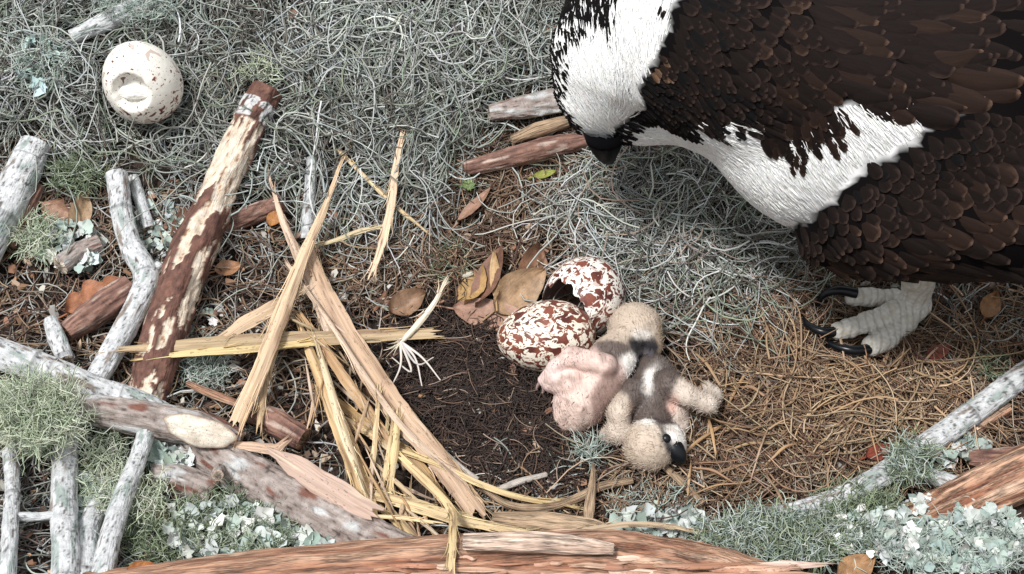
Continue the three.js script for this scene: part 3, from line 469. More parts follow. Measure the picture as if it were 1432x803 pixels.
leaf('small dark leaf beside the dark stick behind the peeling log', 245, 330, 262, 290, 10, 7, [0.2, 0.1, 0.06], {});
leaf('orange chip of leaf near the thin upright blade', 378, 318, 392, 288, 10, 9, [0.5, 0.22, 0.07], {});
leaf('red scrap of leaf under the long lichen branch', 1210, 640, 1245, 625, 10, 12, [0.28, 0.06, 0.035], {});
leaf('narrow tan leaf stuck upright among the brown leaves', 694, 420, 690, 352, 7, 16, [0.52, 0.34, 0.17], { roll: 0.2 });
leaf('small pink brown leaf under the adult throat', 905, 212, 940, 204, 11, 8, [0.42, 0.25, 0.17], {});
leaf('small orange leaf half sunk in the far moss', 760, 44, 788, 40, 6, 16, [0.5, 0.25, 0.13], {});
leaf('small brown leaf half sunk in moss above the straw', 402, 24, 416, 16, 8, 17, [0.42, 0.24, 0.16], {});
leaf('yellow green leaf under the adult bill', 745, 248, 778, 240, 6, 10, [0.32, 0.34, 0.07], {});
{ const c = at(655, 262, 0.012), t = thing('green_rosette', 'tiny green leaf rosette on the moss beside the slim leaf', 'plant', c); for (let i = 0; i < 11; i++) { const a = i / 11 * 6.28 + R(-0.2, 0.2); part(t, 'leaf', leafGeo(c.clone(), V(Math.cos(a), R(0.3, 0.7), Math.sin(a)), R(0.006, 0.009), 0.002, jit([0.3, 0.4, 0.17]), { bend: 0.3 }), M.leaf); } }
// ---------------------------------------------------------------- lichens
function beard(label, px, py, rx, ry, count, pal, { h = 0.004, up = 0.5, len = [0.008, 0.02], r = [0.00025, 0.0005] } = {}) {
  const S = new Strands();
  for (let i = 0; i < count; i++) {
    const a = rnd() * 6.28, q = Math.sqrt(rnd()), p = at(px + rx * q * Math.cos(a), py + ry * q * Math.sin(a), h * (0.25 + rnd())), c = jit(pick(pal), 0.15), pts = [p.clone()], d = V(gauss(), up + gauss() * 0.7, gauss()).normalize(), L = R(...len), n = 5;
    for (let k = 1; k < n; k++) { d.x += gauss() * 0.38; d.y += gauss() * 0.32 - 0.05; d.z += gauss() * 0.38; d.normalize(); p.addScaledVector(d, L / n); const g = T(p.x, p.z) + 0.0005; if (p.y < g) p.y = g; pts.push(p.clone()); }
    const rr = R(...r); S.add(pts, rr, rr * 0.5, c); if (rnd() < 0.6) { const b = pts[2].clone(), e = [b.clone()]; d.set(gauss(), up + gauss() * 0.6, gauss()).normalize(); for (let k = 0; k < 2; k++) { b.addScaledVector(d, L * 0.22); d.x += gauss() * 0.3; d.z += gauss() * 0.3; d.normalize(); e.push(b.clone()); } S.add(e, rr * 0.8, rr * 0.4, c); }
  }
  return solo('beard_lichen', label, 'lichen', S.geo(), M.strand, V(0, 0, 0), null, 'stuff');
}
const USNEA = [[0.44, 0.5, 0.36], [0.5, 0.55, 0.42], [0.36, 0.43, 0.3], [0.55, 0.58, 0.48]], GREENM = [[0.17, 0.215, 0.125], [0.235, 0.285, 0.18], [0.3, 0.35, 0.25], [0.11, 0.14, 0.085]], BLUEG = [[0.33, 0.4, 0.36], [0.42, 0.48, 0.44], [0.25, 0.32, 0.28], [0.46, 0.5, 0.46]];
beard('shaggy pale green beard lichen draped over the long pale branch', 50, 580, 68, 50, 1500, USNEA, { h: 0.036, len: [0.01, 0.024] });
beard('green moss tuft beside the stout white branch', 105, 245, 34, 26, 330, GREENM, { h: 0.016 });
beard('pale green lichen tuft under the slim dark stick', 50, 330, 28, 32, 380, USNEA, { h: 0.018 });
beard('wiry pale lichen between the upright and slanting white branches', 150, 660, 34, 60, 600, USNEA, { h: 0.014 });
beard('deep green moss cushion behind the front log', 330, 735, 90, 50, 1300, GREENM.concat([[0.4, 0.47, 0.36]]), { h: 0.01 });
beard('green moss below the slanting white branch', 215, 760, 40, 36, 420, GREENM, { h: 0.008 });
beard('wiry grey lichen beside the slanting white branch', 205, 700, 30, 36, 300, USNEA, { h: 0.014 });
beard('thick grey green beard lichen mat beside the front log end', 1100, 752, 130, 38, 2300, BLUEG.concat(GREENM), { h: 0.016, len: [0.008, 0.018] });
beard('green lichen tuft halfway along the long lichen branch', 1275, 645, 34, 28, 480, GREENM.concat(BLUEG), { h: 0.026 });
beard('dark green moss patch below the long lichen branch', 1200, 706, 55, 26, 520, GREENM, { h: 0.016 });
beard('pale beard lichen between the foliose lichen lobes', 1330, 765, 110, 45, 900, BLUEG, { h: 0.016 });
beard('small green tuft on the grass above the long lichen branch', 1392, 516, 18, 12, 130, GREENM, { h: 0.016 });
beard('wispy grey green lichen in front of the chick head', 910, 706, 62, 20, 380, BLUEG.concat(STRAW), { h: 0.01 });
beard('faint green lichen tuft in front of the pink chick', 822, 634, 16, 12, 110, BLUEG, { h: 0.014 });
beard('green moss behind the tan propped leaf', 625, 368, 34, 26, 300, GREENM.concat(STRAW), { h: 0.008 });
beard('yellow green lichen in the corner moss behind the white eggshell', 60, 90, 40, 36, 420, BLUEG, { h: 0.028 });
beard('pale lichen tuft between the peeling log and straw blades', 290, 520, 34, 26, 260, BLUEG, { h: 0.01 });
beard('blue grey lichen over the branch sunk in moss', 190, 12, 60, 18, 340, BLUEG, { h: 0.032 });
beard('pale yellow green lichen tuft in the moss past the peeling log tip', 370, 95, 40, 22, 160, USNEA, { h: 0.026 });
function foliose(label, px, py, rx, ry, count, pal, { h = 0.006, size = [0.004, 0.009] } = {}) {
  const P = [], C = [], I = []; let n = 0; const A = 14;
  for (let i = 0; i < count; i++) {
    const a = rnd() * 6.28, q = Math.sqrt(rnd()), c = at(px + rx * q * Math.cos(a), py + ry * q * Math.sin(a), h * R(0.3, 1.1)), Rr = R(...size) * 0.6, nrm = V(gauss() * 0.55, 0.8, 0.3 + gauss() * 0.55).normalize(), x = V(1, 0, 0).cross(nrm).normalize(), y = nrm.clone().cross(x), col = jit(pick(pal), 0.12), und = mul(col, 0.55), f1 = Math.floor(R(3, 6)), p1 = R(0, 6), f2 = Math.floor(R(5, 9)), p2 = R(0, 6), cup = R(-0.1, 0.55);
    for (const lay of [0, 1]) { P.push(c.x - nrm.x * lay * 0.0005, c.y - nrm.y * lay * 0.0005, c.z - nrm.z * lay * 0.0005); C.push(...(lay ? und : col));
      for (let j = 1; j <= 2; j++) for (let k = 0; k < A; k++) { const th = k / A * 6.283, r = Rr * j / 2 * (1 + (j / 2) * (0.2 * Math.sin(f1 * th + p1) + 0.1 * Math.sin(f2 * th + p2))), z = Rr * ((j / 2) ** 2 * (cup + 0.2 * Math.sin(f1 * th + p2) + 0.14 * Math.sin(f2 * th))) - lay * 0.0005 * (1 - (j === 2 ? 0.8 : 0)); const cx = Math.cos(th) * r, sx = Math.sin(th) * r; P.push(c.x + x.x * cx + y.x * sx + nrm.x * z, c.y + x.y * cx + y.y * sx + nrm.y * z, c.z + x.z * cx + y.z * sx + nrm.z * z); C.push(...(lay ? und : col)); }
      const o = n; for (let k = 0; k < A; k++) { const k2 = (k + 1) % A; I.push(o, o + 1 + k, o + 1 + k2); for (let j = 0; j < 1; j++) { const b = o + 1 + j * A; I.push(b + k, b + A + k, b + k2, b + k2, b + A + k, b + A + k2); } } n += 1 + 2 * A; }
  }
  return solo('foliose_lichen', label, 'lichen', geom(P, null, C, null, I), M.lichen, V(0, 0, 0), null, 'stuff');
}
const PALEL = [[0.42, 0.47, 0.44], [0.5, 0.54, 0.52], [0.34, 0.41, 0.37], [0.62, 0.64, 0.62], [0.3, 0.38, 0.345]];
foliose('ruffled pale lichen lobes at the nest corner beside the tan log', 1330, 745, 100, 52, 420, PALEL, { h: 0.018, size: [0.003, 0.009] });
foliose('white ruffled lichen flakes below the dark green moss patch', 1225, 745, 60, 34, 130, PALEL.concat([[0.74, 0.74, 0.72]]), { h: 0.018, size: [0.003, 0.0085] });
foliose('pale blue green lichen lobes behind the front log', 920, 732, 60, 20, 90, PALEL, { h: 0.012, size: [0.005, 0.012] });
foliose('curled white lichen rosettes under the cut branch', 232, 628, 42, 28, 100, PALEL, { h: 0.012, size: [0.005, 0.012] });
foliose('pale lichen flakes on the green moss behind the front log', 320, 740, 90, 40, 110, PALEL, { h: 0.014, size: [0.004, 0.011] });
foliose('white lichen flakes beside the grey pink bark log', 450, 760, 44, 20, 60, PALEL, { h: 0.014, size: [0.004, 0.01] });
foliose('crumbly white lichen around the sawn stub', 100, 345, 44, 34, 110, PALEL, { h: 0.016, size: [0.003, 0.008] });
foliose('white lichen crumbs between the bent branch and peeling log', 215, 330, 40, 60, 90, PALEL, { h: 0.009, size: [0.003, 0.008] });
foliose('lichen crust along the long lichen branch', 1330, 625, 50, 22, 80, PALEL, { h: 0.014, size: [0.003, 0.009] });
foliose('pale lichen crumbs around the upright white branch', 130, 720, 50, 60, 80, PALEL, { h: 0.01, size: [0.003, 0.008] });
foliose('blue green lichen flakes in the corner moss', 60, 90, 40, 40, 50, [[0.4, 0.52, 0.52], [0.45, 0.55, 0.55]], { h: 0.028, size: [0.004, 0.009] });
foliose('small lichen chips beside the folded straw blade', 280, 480, 40, 50, 60, PALEL, { h: 0.008, size: [0.003, 0.007] });
// ---------------------------------------------------------------- eggs
function spots(seedk, dens, cream, size = 1, low = 0.12) { // blotches of pigment on an egg, thicker at the blunt end (v = 1)
  return tex(768, 384, (u, v) => {
    const th = u * 6.283, ph = (v - 0.5) * Math.PI, x = Math.cos(ph) * Math.cos(th), y = Math.sin(ph), z = Math.cos(ph) * Math.sin(th), s = seedk;
    const wx = x + 0.16 * N(x * 4 + s, y * 4, z * 4), wy = y + 0.16 * N(x * 4, y * 4 + s, z * 4), wz = z + 0.16 * N(x * 4, y * 4, z * 4 + s);
    const big = N(wx * 6.4 * size + s, wy * 6.4 * size, wz * 6.4 * size) + 0.3 * N(wx * 13 + s, wy * 13, wz * 13), sm = N(wx * 14 + s, wy * 14, wz * 14 + 7), ti = N(x * 27 + s, y * 27, z * 27), pale = N(wx * 5, wy * 5 + s, wz * 5 + 20);
    let c = mixc(cream, mul(cream, 0.86), clamp(0.5 + fbm(x * 6, y * 6, z * 6, 3), 0, 1));
    if (pale > 0.34) c = mixc(c, [0.36, 0.22, 0.18], ss(pale, 0.34, 0.4) * 0.6);
    const t = 0.34 - dens * (low + (0.4 - low) * ss(v, 0.35, 0.95)); const red = mixc([0.085, 0.02, 0.015], [0.21, 0.06, 0.035], clamp(0.5 + 1.5 * N(x * 3 + 5, y * 3, z * 3), 0, 1));
    if (big > t) c = mixc(c, red, ss(big, t, t + 0.035)); if (sm > 0.42 - dens * 0.17 + (0.12 - low) * (1 - ss(v, 0.35, 0.8))) c = mixc(c, mul(red, 0.8), ss(sm, 0.42 - dens * 0.17, 0.46 - dens * 0.17)); if (ti > 0.5 - dens * 0.06 + (low < 0 ? 0.1 : 0)) c = mixc(c, mul(red, 0.7), 0.9);
    return c;
  });
}
const eggR = (v, R0) => { const ph = (v - 0.5) * Math.PI; return R0 * Math.cos(ph) * (1 + 0.10 * Math.sin(ph)); };
const eggY = (v, H) => H * Math.sin((v - 0.5) * Math.PI);
function eggGeo(c, axis, R0, H, v0, v1, rough, off = 0, uvFlip) {   // axis points to the blunt end
  const y = axis.clone().normalize(), x = V(0.3, 0.2, 1).cross(y).normalize(), z = x.clone().cross(y), A = 96, B = 56, P = [], UV = [], I = [];
  for (let j = 0; j <= B; j++) for (let i = 0; i <= A; i++) {
    const u = i / A, lo = v0 + (rough ? rough(u * 6.283, 0) : 0), hi = v1, v = lo + (hi - lo) * j / B, r = Math.max(0, eggR(v, R0) - off), h = eggY(v, H) * (1 - off / H), th = u * 6.283;
    const p = c.clone().addScaledVector(y, h).addScaledVector(x, Math.cos(th) * r).addScaledVector(z, Math.sin(th) * r); P.push(p.x, p.y, p.z); UV.push(u, v);
    if (i < A && j < B) { const q = j * (A + 1) + i; I.push(q, q + A + 1, q + 1, q + 1, q + A + 1, q + A + 2); }
  }
  return geom(P, null, null, UV, I);
}
const eggBump = tex(256, 128, (u, v) => rough(u, v, 61), false);
const eggMat = (s, d, c, z, l) => new THREE.MeshStandardMaterial({ map: spots(s, d, c, z, l), roughness: 0.5, bumpMap: eggBump, bumpScale: 0.0003, side: THREE.DoubleSide });
{
  const c = at(764, 471, 0.021); cover(c, c, 0.024); solo('spotted_egg', 'whole cream egg covered in red brown blotches beside the chicks', 'egg', eggGeo(c, V(1, -0.12, -0.16), 0.0222, 0.0305, 0.001, 0.999), eggMat(2.3, 1, [0.83, 0.77, 0.65], 0.86, 0.19), c.clone());
  // broken half shell, open towards the lower left
  const b = at(814, 420, 0.023), ax = V(0.52, 0.02, -0.72), jag = th => 0.05 * Math.sin(th * 2 + 1) + 0.05 * N(Math.cos(th) * 3, Math.sin(th) * 3, 9) + 0.045 * (hash2(Math.floor(th * 5), 4, 1) - 0.5);
  const t = thing('broken_eggshell', 'broken white eggshell with dark red blotches behind the whole egg', 'eggshell', b.clone());
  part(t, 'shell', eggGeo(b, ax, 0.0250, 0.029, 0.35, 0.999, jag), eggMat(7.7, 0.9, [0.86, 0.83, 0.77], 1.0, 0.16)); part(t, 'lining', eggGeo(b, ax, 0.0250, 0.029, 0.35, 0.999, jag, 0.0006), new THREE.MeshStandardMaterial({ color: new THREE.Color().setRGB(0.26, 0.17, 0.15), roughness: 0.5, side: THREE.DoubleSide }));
  cover(b, b, 0.024); const d = at(198, 114, 0.036), ay = V(0.22, -0.92, -0.05), jg = th => 0.03 * Math.sin(th * 3 + 1) + 0.03 * N(Math.cos(th) * 4, Math.sin(th) * 4, 3) + 0.015 * (hash2(Math.floor(th * 6), 9, 1) - 0.5);
  cover(V(d.x, d.y - 0.022, d.z), V(d.x, d.y - 0.022, d.z), 0.026); cover(V(d.x, d.y - 0.022, d.z + 0.015), V(d.x, d.y - 0.022, d.z + 0.02), 0.02);
  const w = thing('empty_eggshell', 'open white empty eggshell lying on the grey moss', 'eggshell', d.clone());
  { // egg end with its cap caved in: a crater with a crisp broken edge
    const g = eggGeo(d, ay, 0.0248, 0.0285, 0.001, 0.999), q = g.attributes.position, dd = V(-0.08, 0.38, 0.92).normalize();
    for (let i = 0; i < q.count; i++) { const p = V().fromBufferAttribute(q, i).sub(d), r = p.length(), u = p.clone().divideScalar(r), a = Math.acos(clamp(u.dot(dd), -1, 1)) + 0.05 * N(u.x * 5, u.y * 5, u.z * 5), k = 1 - ss(a, 0.3, 0.56); p.addScaledVector(dd, -0.0085 * k); q.setXYZ(i, p.x + d.x, p.y + d.y, p.z + d.z); }
    g.computeVertexNormals(); part(w, 'shell', g, eggMat(4.1, 0.75, [0.86, 0.83, 0.76], 1.2, -0.25));
  }
  const L = new THREE.IcosahedronGeometry(0.009, 12), q = L.attributes.position; for (let i = 0; i < q.count; i++) { const p = V().fromBufferAttribute(q, i), k = 1 + 0.28 * fbm(p.x * 160, p.y * 160, p.z * 160, 3); q.setXYZ(i, p.x * k * 1.25, p.y * k * 0.62, p.z * k * 0.8); } L.computeVertexNormals();
  const lp = d.clone().add(V(-0.0015, 0.0038, 0.0125)); L.translate(lp.x, lp.y, lp.z); part(w, 'membrane', L, M.shellIn);
}
// ---------------------------------------------------------------- bodies from distance fields
const segd = (p, a, b, ra, rb) => { const bx = b.x - a.x, by = b.y - a.y, bz = b.z - a.z, px = p.x - a.x, py = p.y - a.y, pz = p.z - a.z; const t = clamp((px * bx + py * by + pz * bz) / (bx * bx + by * by + bz * bz + 1e-12), 0, 1); return Math.hypot(px - bx * t, py - by * t, pz - bz * t) - (ra + (rb - ra) * t); };
const smin = (a, b, k) => { const h = Math.max(k - Math.abs(a - b), 0) / k; return Math.min(a, b) - h * h * k * 0.25; };
function field(bones, k) { return p => { let d = 9; for (const [a, b, ra, rb, kk] of bones) d = smin(d, segd(p, a, b, ra, rb), kk || k); return d; }; }
function chain(...js) { const o = []; for (let i = 0; i < js.length - 1; i++) o.push([js[i][0], js[i + 1][0], js[i][1], js[i + 1][1]]); return o; }
function grad(f, p, e = 0.0006) { const q = p.clone(), g = V(); q.x += e; g.x = f(q); q.x -= 2 * e; g.x -= f(q); q.x = p.x; q.y += e; g.y = f(q); q.y -= 2 * e; g.y -= f(q); q.y = p.y; q.z += e; g.z = f(q); q.z -= 2 * e; g.z -= f(q); return g.normalize(); }
function skinMesh(f, bones, cell, colour, pad = 0.006) { // surface nets
  const lo = V(9, 9, 9), hi = V(-9, -9, -9); for (const [a, b, ra, rb] of bones) for (const [p, r] of [[a, ra], [b, rb]]) { lo.min(V(p.x - r, p.y - r, p.z - r)); hi.max(V(p.x + r, p.y + r, p.z + r)); } lo.subScalar(pad + cell); hi.addScalar(pad + cell);
  const nx = Math.ceil((hi.x - lo.x) / cell) + 1, ny = Math.ceil((hi.y - lo.y) / cell) + 1, nz = Math.ceil((hi.z - lo.z) / cell) + 1, F = new Float32Array(nx * ny * nz), p = V(), id = (i, j, k) => i + nx * (j + ny * k);
  for (let k = 0; k < nz; k++) for (let j = 0; j < ny; j++) for (let i = 0; i < nx; i++) { p.set(lo.x + i * cell, lo.y + j * cell, lo.z + k * cell); F[id(i, j, k)] = f(p); }
  const vid = new Int32Array(nx * ny * nz).fill(-1), P = [], Nn = [], C = [], UV = [], I = []; let n = 0;
  for (let k = 0; k < nz - 1; k++) for (let j = 0; j < ny - 1; j++) for (let i = 0; i < nx - 1; i++) {
    let c = 0, x = 0, y = 0, z = 0; const v = [];
    for (let q = 0; q < 8; q++) v.push(F[id(i + (q & 1), j + (q >> 1 & 1), k + (q >> 2))]);
    for (let q = 0; q < 8; q++) for (const e of [1, 2, 4]) if (!(q & e)) { const r = q | e; if ((v[q] < 0) !== (v[r] < 0)) { const t = v[q] / (v[q] - v[r]); c++; x += (q & 1) + (e === 1 ? t : 0); y += (q >> 1 & 1) + (e === 2 ? t : 0); z += (q >> 2) + (e === 4 ? t : 0); } }
    if (c) { p.set(lo.x + (i + x / c) * cell, lo.y + (j + y / c) * cell, lo.z + (k + z / c) * cell); const g = grad(f, p); vid[id(i, j, k)] = n++; P.push(p.x, p.y, p.z); Nn.push(g.x, g.y, g.z); C.push(...colour(p, g)); UV.push((p.x + p.y * 0.5) * 25, (p.z - p.y * 0.6) * 25); }
  }
  const quad = (a, b, c, d, fl) => { if (Math.min(a, b, c, d) < 0) return; fl ? I.push(a, b, c, a, c, d) : I.push(a, c, b, a, d, c); };
  for (let k = 1; k < nz - 1; k++) for (let j = 1; j < ny - 1; j++) for (let i = 1; i < nx - 1; i++) {
    const s = F[id(i, j, k)] < 0;
    if (s !== F[id(i + 1, j, k)] < 0) quad(vid[id(i, j - 1, k - 1)], vid[id(i, j, k - 1)], vid[id(i, j, k)], vid[id(i, j - 1, k)], s);
    if (s !== F[id(i, j + 1, k)] < 0) quad(vid[id(i - 1, j, k - 1)], vid[id(i - 1, j, k)], vid[id(i, j, k)], vid[id(i, j, k - 1)], s);
    if (s !== F[id(i, j, k + 1)] < 0) quad(vid[id(i - 1, j - 1, k)], vid[id(i, j - 1, k)], vid[id(i, j, k)], vid[id(i - 1, j, k)], s);
  }
  return geom(P, Nn, C, UV, I);
}
function sampler(g) { // even random points on a mesh
  const p = g.attributes.position, I = g.index.array, cum = []; let s = 0; const a = V(), b = V(), c = V();
  for (let i = 0; i < I.length; i += 3) { a.fromBufferAttribute(p, I[i]); b.fromBufferAttribute(p, I[i + 1]); c.fromBufferAttribute(p, I[i + 2]); s += b.clone().sub(a).cross(c.clone().sub(a)).length() / 2; cum.push(s); }
  return () => { const r = rnd() * s; let l = 0, h = cum.length - 1; while (l < h) { const m = l + h >> 1; cum[m] < r ? l = m + 1 : h = m; } a.fromBufferAttribute(p, I[l * 3]); b.fromBufferAttribute(p, I[l * 3 + 1]); c.fromBufferAttribute(p, I[l * 3 + 2]); let u = rnd(), v = rnd(); if (u + v > 1) { u = 1 - u; v = 1 - v; } return a.clone().multiplyScalar(1 - u - v).addScaledVector(b, u).addScaledVector(c, v); };
}
function horn(pts, r0, r1, sides = 12, pw = 1.2) { const S = new Strands(), k = new THREE.CatmullRomCurve3(pts).getPoints(22); S.add(k, f => r1 + (r0 - r1) * Math.pow(1 - Math.pow(f, pw), 0.75), r1, [1, 1, 1], [1, 1, 1], sides); const g = S.geo(); g.deleteAttribute('color'); return g; }
// ---------------------------------------------------------------- the two chicks
const BUFF = [0.47, 0.385, 0.31], GREYB = [0.095, 0.072, 0.064], WHITE = [0.78, 0.75, 0.71], PINK = [0.64, 0.475, 0.42], DARKD = [0.055, 0.04, 0.038], SOOT = [0.022, 0.02, 0.024], BUFF2 = [0.40, 0.31, 0.23];
function nearest(list) { return q => { const j = 0.0012, p = V(q.x + j * N(q.x * 500, q.y * 500, q.z * 500), q.y, q.z + j * N(q.z * 500, q.x * 500, q.y * 500)); let w = 0, c = [0, 0, 0]; for (const [a, b, r, col] of list) { const k = Math.exp(-(segd(p, a, b, r, r)) / 0.0011) + 1e-30; w += k; c[0] += col[0] * k; c[1] += col[1] * k; c[2] += col[2] * k; } return [c[0] / w, c[1] / w, c[2] / w]; }; }
function onto(f) { return (px, py) => { const d = ray(px, py), p = EYE.clone(); let t = 0.3; for (let i = 0; i < 260; i++) { p.copy(EYE).addScaledVector(d, t); const s = f(p); if (s < 0.0003 || t > 1.3) break; t += s * 0.8; } return p; }; }
function chick(name, label, bones, paint, combs, { count, len = [0.003, 0.006], bare, k = 0.0024, fur, mottle = 0 }) {
  const f = field(bones, k), hit = onto(f), col = nearest(paint.map(([a, b, r, c]) => [a.isVector3 ? a : hit(...a), b.isVector3 ? b : hit(...b), r, c])), base = bones[0][0].clone(); base.y = T(base.x, base.z);
  const t = thing(name, label, 'chick', base);
  const g = skinMesh(f, bones, 0.0016, (p, n) => { const c = col(p), w = 1 + 0.3 * fbm(p.x * 260, p.y * 260, p.z * 260, 3), s = mottle * ss(fbm(p.x * 120, p.y * 120, p.z * 120 + 4, 4), 0.0, 0.28); return mul(mixc(c, [0.3, 0.215, 0.185], c[0] > 0.5 ? s : 0), w); });
  const S = new Strands(), draw = sampler(g);
  for (const q of bones) cover(q[0], q[1], Math.max(q[2], q[3]));
  for (let i = 0; i < count; i++) {
    const p = draw(); if (N(p.x * 330, p.y * 330, p.z * 330) < -0.12 && rnd() < 0.7) continue; const b = bare ? bare(p) : 1; if (rnd() > b) continue; const n = grad(f, p), c = jit(fur ? fur(p, col(p)) : col(p), 0.09), L = R(...len) * (0.6 + 0.4 * b), d = combs(p).clone(); d.addScaledVector(n, -d.dot(n)).normalize().addScaledVector(n, R(0.05, 0.4)).add(V(gauss() * 0.14, gauss() * 0.14, gauss() * 0.14)).normalize();
    const p1 = p.clone().addScaledVector(d, L * 0.5), p2 = p1.clone().addScaledVector(d, L * 0.5).add(V(gauss() * 0.0007, -0.0004 + gauss() * 0.0006, gauss() * 0.0007)); S.add([p, p2], R(0.00014, 0.00026), 0.00007, c);
  }
  part(t, 'body', g, M.skin); part(t, 'down', S.geo(), M.down).userData.kind = 'stuff';
  return t;
}
{ // pink chick: body slumped against the egg, head tucked over the other chick
  const b0 = [at(812, 562, 0.014), 0.0165], b1 = [at(836, 532, 0.020), 0.0172], b2 = [at(858, 500, 0.026), 0.0135], nk = [at(876, 476, 0.027), 0.011], hd = [at(888, 462, 0.026), 0.0165], hf = [at(900, 482, 0.021), 0.0118];
  const w0 = [at(846, 512, 0.036), 0.0078], w1 = [at(800, 499, 0.036), 0.006], w2 = [at(776, 514, 0.028), 0.0044], w3 = [at(758, 532, 0.02), 0.0028];
  const th = [at(798, 536, 0.024), 0.0088], ft = [at(772, 534, 0.021), 0.0068], tl = [at(800, 580, 0.008), 0.012];
  const bones = [...chain(b0, b1, b2, nk, hd, hf), ...chain(w0, w1, w2, w3), ...chain(th, ft), ...chain(b0, tl)];
  const eye = at(909, 484, 0.031), P = (x, y, h) => [x, y];
  const paint = [[P(795, 545), P(830, 515), 0.010, PINK], [P(815, 580), P(800, 560), 0.008, [0.6, 0.46, 0.4]], [P(852, 525), P(838, 575), 0.007, [0.26, 0.175, 0.15]], [P(852, 492), P(868, 486), 0.006, GREYB], [w0[0], w1[0], 0.008, [0.68, 0.5, 0.45]], [w2[0], w3[0], 0.006, [0.64, 0.48, 0.45]], [ft[0], th[0], 0.009, [0.7, 0.54, 0.5]], [P(872, 446), P(905, 444), 0.011, BUFF], [P(866, 462), P(870, 470), 0.007, BUFF], [P(893, 466), P(905, 464), 0.005, [0.68, 0.63, 0.58]], [P(884, 479), P(916, 486), 0.0046, SOOT], [P(924, 460), P(926, 485), 0.005, BUFF2], [P(896, 494), P(912, 500), 0.004, [0.16, 0.14, 0.15]], [P(876, 500), P(878, 540), 0.003, WHITE]];
  const t = chick('osprey_chick', 'pink bare bellied chick slumped against the spotted egg with head tucked', bones, paint, p => p.distanceTo(hd[0]) < 0.022 ? p.clone().sub(hf[0]) : b0[0].clone().sub(b1[0]), { count: 9000, mottle: 0.75, fur: (p, c) => c[0] > 0.55 && c[1] < 0.52 ? [0.26, 0.19, 0.16] : c, bare: p => { const d = Math.min(segd(p, w0[0], w3[0], 0, 0), segd(p, th[0], ft[0], 0, 0)); return d < 0.0105 ? 0.05 : p.distanceTo(hd[0]) < 0.02 ? 1 : 0.5; }, len: [0.0009, 0.0021] });
  const e = new THREE.SphereGeometry(0.0034, 16, 12); e.translate(eye.x, eye.y - 0.007, eye.z); part(t, 'eye', e, M.horn);
  part(t, 'bill', horn([at(900, 492, 0.026), at(908, 502, 0.022), at(910, 512, 0.014)], 0.0058, 0.0016), new THREE.MeshStandardMaterial({ color: new THREE.Color().setRGB(0.09, 0.085, 0.1), roughness: 0.45 }));
  for (const [x, y] of [[752, 540], [760, 546], [768, 545]]) part(t, 'claw', horn([w3[0].clone(), at(x, y, 0.012), at(x - 2, y + 5, 0.008)], 0.0013, 0.0005, 6), M.skinPale || (M.skinPale = new THREE.MeshStandardMaterial({ color: new THREE.Color().setRGB(0.45, 0.33, 0.31), roughness: 0.5 })));
}
